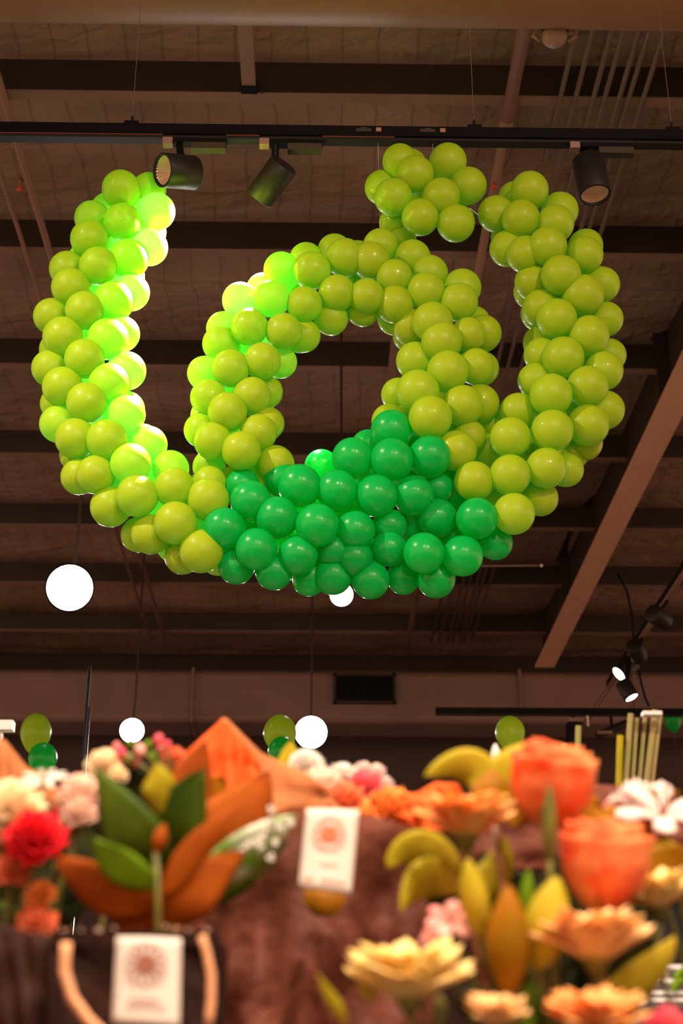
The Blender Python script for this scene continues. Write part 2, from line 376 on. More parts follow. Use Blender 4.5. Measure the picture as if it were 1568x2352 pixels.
def spot_head(c, axis, r, L, label, stem_top, lampm='refl', rib=True, group=None, lens_in=.012):
    c = Vector(c); ax = Vector(axis).normalized(); mouth = c+ax*L/2
    t = thing('track_spotlight', c, label, 'spotlight', group)
    MB().lathe([(0, -L), (r*.9, -L), (r, -L+r*.08), (r, -r*.03), (r*.985, 0), (r*.86, 0), (r*.84, -.006), (r*.80, -L*.3)], mouth, ax, 40).build('housing', 'blackg', t, True)
    prof = [(r*.84, -.006), (r*.74, -L*.16), (r*.52, -L*.34), (r*.28, -L*.45)]
    rf = MB()
    n = 60; o = 0; u = ax.orthogonal().normalized(); w = ax.cross(u)
    for rr, h in prof:
        for k in range(n):
            a = 2*math.pi*k/n; q = rr*(1+.03*(k % 2)); rf.v.append(mouth+ax*h+(u*math.cos(a)+w*math.sin(a))*q)
    for i in range(len(prof)-1):
        for k in range(n): k2 = (k+1) % n; rf.f.append((i*n+k, i*n+k2, (i+1)*n+k2, (i+1)*n+k))
    rf.build('reflector', lampm, t)
    MB().lathe([(0, -L*.42), (r*.30, -L*.42), (r*.30, -L*.46), (0, -L*.46)], mouth, ax, 20).build('lamp', M['lampd'] if lampm == 'refl' else lampm, t)
    if stem_top:
        st = Vector(stem_top); q = c-ax*L*.12
        MB().tube([st, Vector((st.x, st.y, st.z-.02)), q.lerp(st, .3), q], [.012, .012, .014, .014], 10).build('pivot_arm', 'black', t, True)
    return t
M['olivec'] = mat('green_reflecting_case', (.045, .038, .022, 1), .6, spec=.2)  # olive tint paints in the green reflected on the case
M['lampd'] = mat('dim_lamp', (.9, .7, .6, 1), .4, emit=(1, .70, .52, 1), est=.5)
def adapter(x0, x1, nm, lbl, front=True):
    t = thing('track_driver_box', ((x0+x1)/2, TY, tz), lbl, 'driver box')
    MB().box(((x0+x1)/2, TY, tz-.006), (x1-x0, .034, .03)).build('adapter', 'black', t)
    MB().box((x0+(x1-x0)*.72, TY, tz-.032), ((x1-x0)*.54, .032, .03)).build('driver_case', 'olivec', t)
    MB().box((x0+.017, TY-.004, tz-.016), (.034, .03, .026)).build('latch', 'steel', t)
# spot A: faces left towards the camera
zA = tz
cA = P(410, 394, TY-.10); rA = .0575
right = CM @ Vector((1, 0, 0)); upc = CM @ Vector((0, 1, 0)); tow = CM @ Vector((0, 0, 1))
spot_head(cA, -right*.78-upc*.08+tow*.66, rA, .13, 'black track spotlight turned left over the top of the left balloon arm', (XR(412), TY, tz))
adapter(XR(375), XR(520), '', 'driver box on the track above the left-turned spotlight')
cB = P(624, 416, TY+.06)
axB = (-right*.60-upc*.74-tow*.36).normalized()
spot_head(cB, axB, .052, .15, 'black track spotlight tilted down to the left, seen from behind', (XR(632), TY, tz))
adapter(XR(596), XR(740), '', 'driver box on the track above the tilted spotlight')
cC = P(1358, 408, TY-.02)
spot_head(cC, right*.07-upc*.86+tow*.48, .056, .16, 'black track spotlight hanging straight down above the right balloon arm', (XR(1352), TY, tz))
adapter(XR(1306), XR(1452), '', 'driver box on the track above the straight-down spotlight')

# glaring lamps facing the camera, lenses widened to stand for their glare
def glare(px, py, Y, rpx, label, rodtop=True):
    p = P(px, py, Y); r = S(rpx, p); ax = (CP-p).normalized()
    t = thing('glaring_spotlight', p, label, 'spotlight', 'lamps glaring at the camera')
    MB().lathe([(0, -r*2.4), (r*.9, -r*2.4), (r*1.05, -r*2.2), (r*1.08, 0), (r, .0), (r, -.01)], p, ax, 32).build('housing', 'black', t, True)
    MB().lathe([(0, .004), (r*.6, .002), (r, -.012)], p, ax, 32).build('lens', 'lampw', t, True)
    if rodtop: MB().tube([p-ax*r*1.2, Vector((p.x, p.y+r, p.z+.2+r)), Vector((p.x, p.y+r, Zp+.1))], .008, 8).build('drop_rod', 'dsteel', t, True)
    return p, ax
G = []
G.append(glare(160, 1350, 7.2, 52, 'largest dazzling white lamp at far left below the balloons'))
G.append(glare(784, 1366, 8.4, 26, 'dazzling lamp tucked under the lowest green balloons'))
G.append(glare(303, 1678, 11.5, 27, 'dazzling lamp above the pink buds at lower left'))
G.append(glare(714, 1682, 11.5, 36, 'dazzling lamp above the white blooms in the middle'))

# right-hand receding track
zt2 = CAMZ+3.2
q1 = PZ(1385, 1580, zt2); q2 = PZ(1575, 1335, zt2); q2.x = q1.x = (q1.x+q2.x)/2; q2.y -= 2.5
rt = rail(q2, q1, label='black lighting track receding at the lower right', strips=((0, 6),))
for o in rt.children:
    if o.name.startswith('lower_lip'): o.data.materials[0] = M['pipe']
def small_spot(px, py, axis, label, r=.055, L=.14):
    p = P(px, py, PZ(px, py+30, zt2-.1).y)
    spot_head(p, axis, r, L, label, (q1.x, p.y, zt2), 'lamps')
    return p
s1 = PZ(1432, 1540, zt2-.12)
spot_head(s1-(-right*.45-upc*.2+tow*.85)*.05, -right*.72-upc*.48+tow*.42, .066, .16, 'lit black spotlight near the low end of the receding track', (q1.x, s1.y, zt2), 'lamps')
s2 = PZ(1440, 1585, zt2-.28)
spot_head(s2, right*.34-upc*.66+tow*.48, .056, .14, 'lit black spotlight hanging lowest under the receding track', (q1.x, s2.y, zt2), 'lamps')
s3 = PZ(1512, 1418, zt2-.12)
spot_head(s3, right*.5-upc*.3-tow*.4, .06, .15, 'unlit black spotlight turned away halfway up the receding track', (q1.x, s3.y, zt2))
s4 = PZ(1462, 1495, zt2-.1)
spot_head(s4, right*.3-upc*.5-tow*.5, .06, .15, 'unlit black spotlight turned away between the two lit ones and the halfway one', (q1.x, s4.y, zt2))
# loose cable
c0 = P(1420, 1325, 10); pts = [P(x, y, 10.2) for x, y in ((1418, 1318), (1440, 1360), (1452, 1420), (1456, 1480), (1470, 1560), (1480, 1600), (1490, 1622))]
tag(MB().tube(pts, .009, 6).build('hanging_cable', 'black', smooth=True), 'black cable drooping behind the receding track', 'cable')
# far horizontal track
zt3 = P(1200, 1642, 11).z
rail((P(1000, 1640, 11).x, 11, zt3), (4.5, 11, zt3), label='black lighting track running level under the far duct at right', strips=())
t = thing('track_fitting', P(1320, 1660, 11), 'black boxy fitting under the level far track', 'fitting')
a = P(1320, 1650, 11); MB().box(a+Vector((0, 0, -.02)), (.13, .08, .03)).build('plate', 'steel', t)
a = P(1318, 1686, 11); MB().box(a, (.11, .1, .16)).build('case', 'black', t)
a = P(1318, 1686, 11); MB().tube([a, Vector((a.x, 11, zt3+.01))], .012, 8).build('stem', 'black', t)
a = P(1350, 1668, 11); MB().tube([a, a+Vector((0, 0, .1))], .01, 8).build('hook', 'white', t)
t = thing('track_connector', P(1390, 1680, 11), 'dark angled connector hanging near the pale stems', 'fitting')
a = P(1370, 1690, 11); b2 = P(1440, 1660, 11); MB().tube([a, b2], .03, 8).build('arm', 'blackg', t)
a = P(1405, 1676, 11); MB().tube([a, Vector((a.x, 11, zt3+.01))], .012, 8).build('stem', 'black', t)
a = P(1388, 1683, 10.9); MB().box(a, (.12, .04, .02)).build('label_plate', 'steel', t)
t = thing('wall_rail', P(465, 1638, 15.4), 'short pale rail end on the far duct left of centre', 'rail')
MB().tube([P(460, 1638, 15.4), P(480, 1637, 15.4)], .02, 8).build('rod', 'steel', t)
MB().lathe([(0, -.03), (.03, 0), (0, .03)], P(531, 1636, 15.4), n=10).build('knob', 'steel', t)

# vertical pole
b0 = P(199, 1700, 6); zt_ = P(208, 1530, 6).z
t = thing('display_pole', (b0.x, 6, 0), 'slim chrome pole standing behind the left flowers', 'pole')
MB().tube([(b0.x-.01, 6, 0), (b0.x-.01, 6, zt_)], .007, 12).build('pole', 'black', t, True)
MB().tube([(b0.x+.003, 5.995, 0), (b0.x+.003, 5.995, P(205, 1625, 6).z)], .006, 12).build('tube', 'chrome', t, True)  # added bright tube, stands for the highlight along the pole
MB().lathe([(0, 0), (.15, 0), (.15, .01), (0, .02)], (b0.x, 6, 0)).build('base_plate', 'black', t)
# white camera-like clip at the left edge
p = P(4, 1668, 3.2)
t = thing('sign_holder', p, 'white plastic sign holder clip at the left edge', 'sign holder')
MB().box(p, (.055, .03, .022)).build('clip_head', 'white', t); 
MB().tube([p+Vector((0, 0, -.01)), p+Vector((.003, 0, -.028)), p+Vector((-.008, 0, -.035))], .004, 8).build('hinge', 'white', t, True)
for i in range(4): MB().lathe([(0, -.006), (.006, 0), (0, .006)], p+Vector((-.006, 0, -.032-.009*i)), n=8).build('chain_bead', 'white', t, True)
MB().tube([p+Vector((-.012, .004, -.01)), Vector((p.x-.012, p.y+.004, 0))], .004, 8).build('post', 'white', t, True)

# ---------------------------------------------------------------- balloons
def balloon_mesh(name, m):
    prof = []
    for i in range(25):                        # latex balloon: round, drawn out to the neck at -Z
        a = math.pi*i/24; z = math.cos(a); r = math.sin(a)
        if z < -.45: k_ = (-z-.45)/.55; z -= .22*k_**2.5
        prof.append((r, z))
    prof[-1] = (.045, prof[-1][1]); zt = prof[-1][1]
    prof += [(.04, zt-.04), (.075, zt-.06), (.07, zt-.10), (.11, zt-.16), (.0, zt-.15)]
    b = MB().lathe(prof, (0, 0, 0), (0, 0, 1), 40)
    me = bpy.data.meshes.new(name); me.from_pydata([tuple(v) for v in b.v], [], b.f); me.update(); me.materials.append(M[m])
    bm = bmesh.new(); bm.from_mesh(me); bmesh.ops.remove_doubles(bm, verts=bm.verts, dist=1e-4); bm.to_mesh(me); bm.free()
    for p in me.polygons: p.use_smooth = True
    return me
BM = {'l': balloon_mesh('lime_balloon_mesh', 'lime'), 'g': balloon_mesh('green_balloon_mesh', 'green')}
LAY = {'ff': -.08, 'f': -.06, 'F': -.04, 'm': 0, 'B': .035, 'b': .065, 'c': .085}
# section: x, y, radius in the frame, layer (front to back), colour
DATA = {
 'left arm': """278 435 42 f|342 436 38 b|358 486 41.5 m|281 510 41.5 f|212 502 39 m|249 482 38 b|207 550 43 F|342 568 41 m|340 533 39 b|296 594 44 F|226 611 42.5 f|156 619 40.5 m|194 600 38 b|164 661 43.5 F|300 672 41 m|291 634 39 b|261 692 44.5 F|194 713 42.5 f|120 727 40.5 m|159 716 38 b|145 774 45 F|248 779 46 F|279 767 40 m|257 742 38 b|131 803 39 b|194 824 44 f|115 846 41 m|144 889 45 F|251 882 46.5 F|290 852 43 m|199 925 45 f|134 928 39 b|134 974 41.5 m|290 952 42 F|290 940 40 b|173 1007 45 F|246 1011 46 f|341 1021 41 m|328 1014 39 b|311 471 35 c|257 558 35 c|217 662 35 c|196 766 35 c|195 873 35 c|232 958 35 c""",
 'lower left curve': """300 1065 45 f|392 1077 40.5 m|176 1045 38 b|181 1095 40 m|219 1090 42.5 F|400 1120 44.5 f|315 1139 46.5 f|254 1164 45 m|477 1147 47 f|403 1201 47.5 f|347 1227 44 m|319 1228 39 b|462 1266 48 F|419 1279 39 B|400 1254 38 b|500 1282 38 b|481 1110 38 m|466 1118 34 b|530 1112 38 b|600 1112 36 b|580 1074 35 c|347 1091 35 c|266 1109 35 c|359 1167 35 c|459 1204 35 c""",
 'left side of the inner loop': """513 755 38 m|573 751 41 f|508 791 41 m|529 846 42 f|602 829 41 f|644 832 36 B|471 858 38.5 m|479 913 40.5 F|578 910 42.5 F|611 901 36 B|522 946 43.5 f|477 954 37 b|462 988 38.5 m|489 1013 42 F|593 994 41 F|614 973 37 m|554 1035 43 f|632 1066 42 m|480 1071 36 b|651 761 40.5 f|698 772 36 m|552 690 40 m|545 742 37 b|608 782 35 c|559 800 35 c|526 894 35 c|540 989 35 c""",
 'top of the inner loop': """768 577 38 b|791 592 43 f|703 596 37 b|716 621 42 f|647 621 40 m|604 664 36 b|623 686 41 f|699 699 39.5 f|774 673 40.5 f|760 731 38 m|851 598 42 f|873 566 38.5 m|842 680 39 f|833 713 36 m|947 592 40 m|905 636 39 f|906 699 42 F|903 733 35 b|820 590 36 b|815 639 35 c|674 660 35 c""",
 'right side of the inner loop': """986 629 41 m|1061 661 42 m|978 669 42 f|1053 694 42.5 f|993 740 45 f|945 752 41 m|941 770 38 b|1087 741 37 b|1108 766 41.5 m|1075 769 39 F|1014 785 45 f|953 829 42 m|1092 842 40.5 F|1104 847 39 b|1028 853 46 f|959 899 48 f|915 907 38 b|1068 815 40 b|1062 932 46 F|1102 927 43 m|988 959 48 ff|893 967 38 b|1048 1035 45 F|1079 1003 36 m|1014 906 35 c|934 950 35 c|1037 983 35 c""",
 'dot': """918 371 38.5 m|952 401 42 f|942 380 36 b|1028 372 41.5 m|879 431 39 b|903 453 42 F|1013 452 41.5 f|1074 427 41 m|965 499 41 F|910 510 37 b|1046 513 41.5 F|1051 508 37 b|958 450 35 c|920 555 35 c""",
 'right arm': """1216 437 41.5 f|1182 456 38 b|1139 491 40.5 m|1196 503 42 f|1285 484 41 m|1274 514 42 f|1257 566 43 ff|1165 571 40 m|1166 545 37 b|1205 584 41 F|1344 566 38 B|1342 586 41 f|1288 632 44 ff|1380 654 40 m|1223 648 40 m|1219 671 38 b|1339 678 46 f|1242 708 41.5 m|1235 720 38 b|1278 732 44.5 f|1391 733 38.5 m|1352 771 45 f|1397 817 38 B|1293 821 46 f|1240 787 38 b|1243 816 39 m|1386 852 43 F|1349 888 46 f|1229 874 39 m|1265 907 47 ff|1389 942 43 m|1190 945 41 m|1268 989 46.5 ff|1350 977 46 F|1343 1017 39 B|1325 600 38 b|1312 760 38 b|1318 930 38 b|1282 681 35 c|1344 827 35 c""",
 'lower right curve': """1254 1075 45 f|1299 1079 38 B|1241 1145 39 B|1310 1040 40 b|1222 1012 40 b|1215 1125 38 b|1172 1005 45 f|1171 1091 45.5 f|1180 1180 46 f|1089 1105 44 F|1117 1034 38 b|1127 973 35 c|1202 1052 35 c|1134 1141 35 c""",
 'green band': """557 1117 38 m|647 1102 39 m|738 1070 37 b|575 1150 45 f|515 1214 46.5 f|636 1189 47 f|688 1116 48 f|773 1126 46 f|728 1206 48 ff|588 1261 46 f|684 1274 44 F|543 1300 40.5 m|629 1313 41 m|710 1330 37 b|816 1218 43.5 F|765 1263 41 m|814 1281 41 m|765 1323 42 B|810 1053 46 f|899 1056 48 ff|986 1050 47 f|864 1139 47 f|950 1139 45 F|1006 1121 34 m|894 1209 38 m|894 1260 39 m|973 1270 45 f|1004 1191 44 m|1095 1191 46 f|1062 1277 45 F|1138 1247 38 B|1001 1328 43 B|926 1328 36 b|851 1332 42 B|945 1205 42 b|1045 1135 42 b|899 990 46 F|845 1025 37 b|790 1180 40 b|1040 1230 40 b|700 1175 40 b|860 1270 38 b|949 1008 35 c|932 1095 35 c|1033 1085 35 c|837 1095 35 c|575 1205 35 c|652 1239 35 c""",
}
ALL = []
for sec, txt in DATA.items():
    for e in txt.split('|'):
        x, y, r, l = e.split(); ALL.append([sec, float(x), float(y), float(r), l])
LY = 3.95
for e in ALL:
    e.append(P(e[1], e[2], LY+LAY[e[4]]))
ORD = ['', 'second ', 'third ', 'fourth ', 'fifth ', 'sixth ', 'seventh ', 'eighth ', 'ninth ', 'tenth ', 'eleventh ', 'twelfth ', 'thirteenth ', 'fourteenth ', 'fifteenth ', 'sixteenth ', 'seventeenth ', 'eighteenth ', 'nineteenth ', 'twentieth ']
rows = {}
for e in ALL:
    sec, x, y, r, l, p = e
    near = [q for q in ALL if abs(q[1]-x) < 105 and abs(q[2]-y) < 105 and q[0] == sec]
    mx = sum(q[1] for q in near)/len(near); my = sum(q[2] for q in near)/len(near)
    horiz = sec in ('green band', 'lower left curve', 'lower right curve', 'top of the inner loop')
    if l in ('f', 'ff'): row = 'front row'
    elif l in 'bc': row = 'tucked behind'
    elif horiz: row = 'upper edge' if y < my else 'lower edge'
    else: row = 'left edge' if x < mx else 'right edge'
    rows.setdefault((sec, row), []).append(e)
    c = Vector((0, 0, 0))
    for q in near: c += q[5]
    c /= len(near); c.y = LY
    e.append(c)
for (sec, row), es in rows.items():
    horiz = sec in ('green band', 'lower left curve', 'lower right curve', 'top of the inner loop')
    es.sort(key=lambda e: e[1] if horiz else e[2])
    for i, e in enumerate(es):
        _, x, y, r, l, p, c = e
        colr = 'g' if sec == 'green band' else 'l'
        o = bpy.data.objects.new('balloon', BM[colr]); COL.objects.link(o)
        rr = S(r, p)*1.05; dv = (c-p); dv += Vector((random.uniform(-.02, .02), .045, random.uniform(-.02, .02)))
        o.location = p; o.rotation_mode = 'QUATERNION'; o.rotation_quaternion = (-dv).to_track_quat('Z', 'Y')
        o.rotation_mode = 'XYZ'
        o.scale = (rr, rr, rr*random.uniform(.99, 1.04))
        cn = 'dark green' if colr == 'g' else 'lime green'
        end = 'left' if horiz else 'top'
        nth = (ORD[i]+'from the '+end) if i else ('leftmost' if horiz else 'topmost')
        secn = {'left arm': "the logo's left arm", 'lower left curve': "the logo's lower left curve", 'left side of the inner loop': "the inner loop's left side",
                'top of the inner loop': "the inner loop's top", 'right side of the inner loop': "the inner loop's right side", 'dot': 'the round dot above',
                'right arm': "the logo's right arm", 'lower right curve': "the logo's lower right curve", 'green band': "the logo's bottom band"}[sec]
        where = ('front row of ' if row == 'front row' else 'tucked behind ' if row == 'tucked behind' else row+' of ')+secn
        tag(o, f'{cn} balloon, {where}, {nth}', 'balloon', 'balloons, '+where)

# fishing lines that hold the logo
def line(x0, y0, yy, label):
    p = P(x0, y0, LY); q = Vector((p.x, TY+.0, tz))
    tag(MB().tube([q, p], .0004, 5).build('fishing_line', 'white'), label, 'line')
line(1000, 420, 0, 'fine nylon line from the track down to the balloon dot')
line(873, 540, 0, 'fine nylon line from the track down to the top of the inner loop')
a = P(1078, 478, LY-.02); b = P(1098, 494, LY-.02)
tag(MB().tube([a, b], .0012, 5).build('nylon_tie', 'white'), 'short glinting nylon tie between the dot and the right arm', 'line')

# balloons on sticks behind the flowers
def stick_balloon(px, py, rpx, Y, c, label, up=(0, 0, 1), stretch=1.12, stick=True):
    p = P(px, py, Y); r = S(rpx, p)
    t = thing('stick_balloon', (p.x, p.y, 0), label, 'balloon', 'small balloons behind the flowers')
    o = bpy.data.objects.new('balloon_skin', BM[c]); COL.objects.link(o); o.parent = t; o.location = p-t.location; o.scale = (r, r, r*stretch)
    zb = p.z-r*1.4
    MB().tube([(p.x, p.y, 0), (p.x, p.y, zb)], .003, 6).build('stick', 'white' if False else 'stem', t, True)
stick_balloon(82, 1682, 35, 7.5, 'l', 'small lime balloon on a stick at the far left behind the flowers', stretch=1.25)
stick_balloon(98, 1742, 33, 7.3, 'g', 'small dark green balloon just under the far-left lime one')
stick_balloon(643, 1684, 38, 7.5, 'l', 'small lime balloon left of the middle dazzling lamp')
stick_balloon(648, 1728, 33, 7.3, 'g', 'small dark green balloon under the middle lime one')
stick_balloon(1171, 1682, 34, 7.5, 'l', 'small olive-lime balloon above the yellow leaves at right')
stick_balloon(1545, 1655, 20, 11.5, 'g', 'tiny dark green balloon at the far right edge')

# ---------------------------------------------------------------- flower builders
def bez(a, b, c, t): return a*(1-t)**2+b*2*t*(1-t)+c*t*t
def leaf_geo(mb, a, mid, b, w, nrm, cup=.25, shape='leaf', wave=0, nu=12, nv=6):
    a = Vector(a); b = Vector(b); mid = Vector(mid); nrm = Vector(nrm).normalized(); ph = random.random()*6
    def fn(u, v):
        p = bez(a, mid, b, u); t = (bez(a, mid, b, min(1, u+.01))-bez(a, mid, b, max(0, u-.01))).normalized()
        s = t.cross(nrm).normalized(); n = s.cross(t)
        if shape == 'leaf': pw = math.sin(math.pi*min(1, u**.85))**.8*(1-.15*u)
        elif shape == 'petal': pw = (.35+.65*math.sin(math.pi*.5*min(1, u*1.35)))*(1 if u < .8 else math.sqrt(max(0, 1-((u-.8)/.2)**2)))
        elif shape == 'strap': pw = (.55+.45*math.sin(math.pi*u))*(1 if u < .82 else math.sqrt(max(0, 1-((u-.82)/.18)**2)))
        else: pw = .2+.8*u
        x = (v-.5)*2
        return p+s*x*w*pw*.5+n*(-cup*w*pw*x*x+wave*w*math.sin(u*9+ph+x*2)*x*x)
    mb.patch(fn, nu, nv)
def leaf(name, parent, a, mid, b, w, m, nrm=None, **k):
    mb = MB(); leaf_geo(mb, a, mid, b, w, nrm or (-FWD+Vector((random.uniform(-.2, .2), 0, random.uniform(-.1, .25)))), **k)
    return mb.build(name, m, parent, True, .0006)
def px_leaf(name, parent, Y, pts, wpx, m, dy=(0, 0, 0), **k):
    ps = [P(x, y, Y+d) for (x, y), d in zip(pts, dy)]
    mid = ps[1]*2-(ps[0]+ps[2])*.5
    return leaf(name, parent, ps[0], mid, ps[2], S(wpx, ps[1]), m, **k)
def stem_to(parent, p, foot, r=.0025, m='stem', name='stem', bow=.02):
    p = Vector(p); foot = Vector(foot); n = 8; pts = []
    for i in range(n+1):
        t = i/n; q = p.lerp(foot, t); q.x += bow*math.sin(math.pi*t); pts.append(q)
    return MB().tube(pts, r, 8).build(name, m, parent, True)
TZ = 1.0
FOOT = {'L': Vector((-.20, 1.36, TZ)), 'C': Vector((-.02, 1.62, TZ)), 'R': Vector((.20, 1.42, TZ)), 'LL': Vector((-.40, 1.45, TZ)), 'RR': Vector((.42, 1.6, TZ))}
def foot(k): return FOOT[k]+Vector((random.uniform(-.03, .03), random.uniform(-.03, .03), .02))
def gerbera(px, py, Y, wpx, tilt, m, label, f='R', np_=24, lean=0, cupa=30, cm='leafy', lay=2, plen=1):
    p = P(px, py, Y); Rr = S(wpx/2, p)
    ax = Vector((lean, -math.sin(R(tilt)), math.cos(R(tilt)))).normalized(); u = ax.orthogonal().normalized(); w = ax.cross(u)
    t = thing('gerbera', p, label, 'flower')
    mb = MB()
    for L in range(lay):
        n = np_-4*L; RR = Rr*(1-.16*L)
        for i in range(n):
            a = 2*math.pi*(i+.5*L)/n+random.uniform(-.06, .06); e = R(cupa+12*L+random.uniform(-13, 13)); d = u*math.cos(a)+w*math.sin(a)
            ln = RR*random.uniform(.9, 1.03)
            s0 = p+d*Rr*.14+ax*.002*L; tip = p+(d*math.cos(e)+ax*math.sin(e))*ln; md = p+(d*math.cos(e*1.5)+ax*math.sin(e*1.5))*ln*.6
            leaf_geo(mb, s0, md, tip, Rr*.36, ax, cup=.18, shape='strap', nu=8, nv=4)
    mb.build('petals', m, t, True, .0006)
    cb = MB()
    for i in range(60):
        a = i*2.39996; q = math.sqrt(i/60)*Rr*.24; c = p+(u*math.cos(a)+w*math.sin(a))*q
        cb.tube([c, c+ax*(Rr*.12*(1.1-q/Rr/.24*.5))], [Rr*.022, Rr*.012], 5)
    cb.build('flower_centre', cm, t)
    MB().lathe([(0, -Rr*.28), (Rr*.07, -Rr*.27), (Rr*.17, -Rr*.1), (Rr*.2, 0)], p, ax, 16).build('calyx', 'stem', t, True)
    stem_to(t, p-ax*Rr*.26, foot(f), .003)
    return t
def rose(px, py, Y, wpx, m, label, f='R', rot=0, tilt=12, lean=0, hk=1.0):
    p = P(px, py, Y); r = S(wpx/2, p); t = thing('rose', p, label, 'flower', None)
    ax = Vector((lean, -math.sin(R(tilt)), math.cos(R(tilt)))).normalized(); u = ax.cross(Vector((0, 1, 0))).normalized(); w = ax.cross(u)
    base = p-ax*r*.95*hk
    mb = MB()
    specs = [(3, .34, 1.72, 0, 0), (4, .50, 1.78, .03, .1), (5, .68, 1.86, .10, .4), (5, .84, 1.84, .30, .15), (6, .95, 1.66, .55, .6)]
    for n, rr, hh, fl, off in specs:
        for i in range(n):
            a0 = 2*math.pi*(i+off)/n+rot; hw = math.pi/n*1.45; h_ = hh*random.uniform(.95, 1.04); f_ = fl*random.uniform(.7, 1.3); ph = random.random()*6
            def fn(q, v, a0=a0, hw=hw, h_=h_, f_=f_, rr=rr, ph=ph):
                x = (v-.5)*2; a = a0+x*hw*(.55+.45*q)
                prof = rr*(math.sin(math.pi*min(1, .12+q*.62)))**.8
                edge = 1-.07*abs(x)**2.5+.03*(1-abs(x))**2
                lip = f_*max(0, q-.72)**1.2*6*(.4+.6*(1-abs(x)))
                rad = r*(prof*(1+.05*x*(1 if i % 2 else -1))+lip*.42+.012*math.sin(x*7+ph)*q)
                z = r*hk*(h_*q*edge-lip*.22)
                d = u*math.cos(a)+w*math.sin(a)
                return base+d*rad+ax*z
            mb.patch(fn, 12, 8)
    mb.build('bloom', m, t, True, .0008)
    sp = MB()
    for i in range(5):
        a = i*1.2566; d = u*math.cos(a)+w*math.sin(a)
        leaf_geo(sp, base+d*.002, base+d*r*.45+ax*r*.05, base+d*r*.8+ax*r*.45, r*.26, ax, nu=8, nv=3)
    sp.lathe([(0, -r*.16), (r*.10, -r*.1), (r*.15, 0), (r*.1, r*.05)], base, ax, 12)
    sp.build('sepals', 'stem', t, True, .0006)
    stem_to(t, base-ax*r*.1, foot(f), .0035, 'stemr')
    return t
def carnation(px, py, Y, wpx, m, label, f='L', n=46, hgt=1.0, tilt=20, ruff=.10, name='carnation', stem=True):
    p = P(px, py, Y); r = S(wpx/2, p); t = thing(name, p, label, 'flower')
    ax = Vector((random.uniform(-.15, .15), -math.sin(R(tilt)), math.cos(R(tilt)))).normalized(); u = ax.orthogonal().normalized(); w = ax.cross(u); base = p-ax*r*.6
    mb = MB()
    for i in range(n):
        k_ = (i+.5)/n; a = i*2.39996; e = R(88-95*k_); d0 = u*math.cos(a)+w*math.sin(a)
        ln = r*(1.2-.1*k_)*random.uniform(.9, 1.08); ph = random.random()*6; d = (d0*math.cos(e)+ax*math.sin(e)*hgt).normalized(); sd = d.cross(ax+Vector((.01, .02, 0))).normalized(); nn = sd.cross(d)
        def fn(q, v, d=d, sd=sd, nn=nn, ln=ln, ph=ph):
            x = (v-.5)*2; wd = r*.42*q**.7
            z = 1+ruff*math.sin(x*8+ph)*(1 if q > .8 else 0)-.16*x*x*q
            return base+d*ln*q*z+sd*x*wd+nn*(r*ruff*math.sin(x*6+ph)*q*q-r*.12*q*q)
        mb.patch(fn, 5, 9)
    mb.build('petals', m, t, True, .0005)
    if stem:
        MB().lathe([(0, -r*.5), (r*.16, -r*.45), (r*.26, 0), (r*.3, r*.1)], base, ax, 12).build('calyx', 'stem', t, True)
        stem_to(t, base-ax*r*.4, foot(f), .0025)
    return t
def lily(px, py, Y, wpx, m, label, f='L', angs=None, tilt=30, pw=.42, name='lily', throat='stem'):
    p = P(px, py, Y); r = S(wpx/2, p); t = thing(name, p, label, 'flower')
    ax = Vector((0, -math.sin(R(tilt)), math.cos(R(tilt)))).normalized(); u = Vector((1, 0, 0)); w = ax.cross(u)
    for i, a in enumerate(angs or [k_*60+10 for k_ in range(6)]):
        a = R(a); d = u*math.cos(a)+w*math.sin(a); mb = MB()
        leaf_geo(mb, p+ax*0, p+d*r*.5+ax*r*.5, p+d*r+ax*r*.28, r*pw*random.uniform(.9, 1.1), ax, shape='petal', cup=.2, wave=.06, nu=10, nv=5)
        mb.build('petal', m, t, True, .0008)
    sm = MB()
    for i in range(5):
        d = u*math.cos(i*1.25)+w*math.sin(i*1.25); sm.tube([p, p+d*r*.1+ax*r*.35, p+d*r*.2+ax*r*.55], r*.018, 5); sm.tube([p+d*r*.14+ax*r*.55, p+d*r*.26+ax*r*.56], r*.04, 5)
    sm.build('stamens', 'leafo', t, True)
    stem_to(t, p, foot(f), .0025)
    return t
def bud(px, py, Y, lpx, wpx, m, label, ang=0, f='R', cat='bud'):
    p = P(px, py, Y); L = S(lpx*1.1, p); w_ = S(wpx*1.25/2, p); t = thing('flower_bud', p, label, cat)
    ax = Vector((math.sin(R(ang)), -.15, math.cos(R(ang)))).normalized(); n = 24; mb = MB()
    u = ax.orthogonal().normalized(); w = ax.cross(u)
    for i in range(15):
        s_ = i/14; rr = w_*(math.sin(math.pi*min(1, s_*.96+.02)**.9)**.75)
        for k_ in range(n):
            a = 2*math.pi*k_/n; mb.v.append(p+ax*L*(s_-.5)+(u*math.cos(a)+w*math.sin(a))*rr*(1-.10*abs(math.sin(a*1.5))))
    for i in range(14):
        for k_ in range(n): k2 = (k_+1) % n; mb.f.append((i*n+k_, i*n+k2, (i+1)*n+k2, (i+1)*n+k_))
    mb.build('closed_petals', m, t, True)
    stem_to(t, p-ax*L*.48, foot(f), .003)
    return t

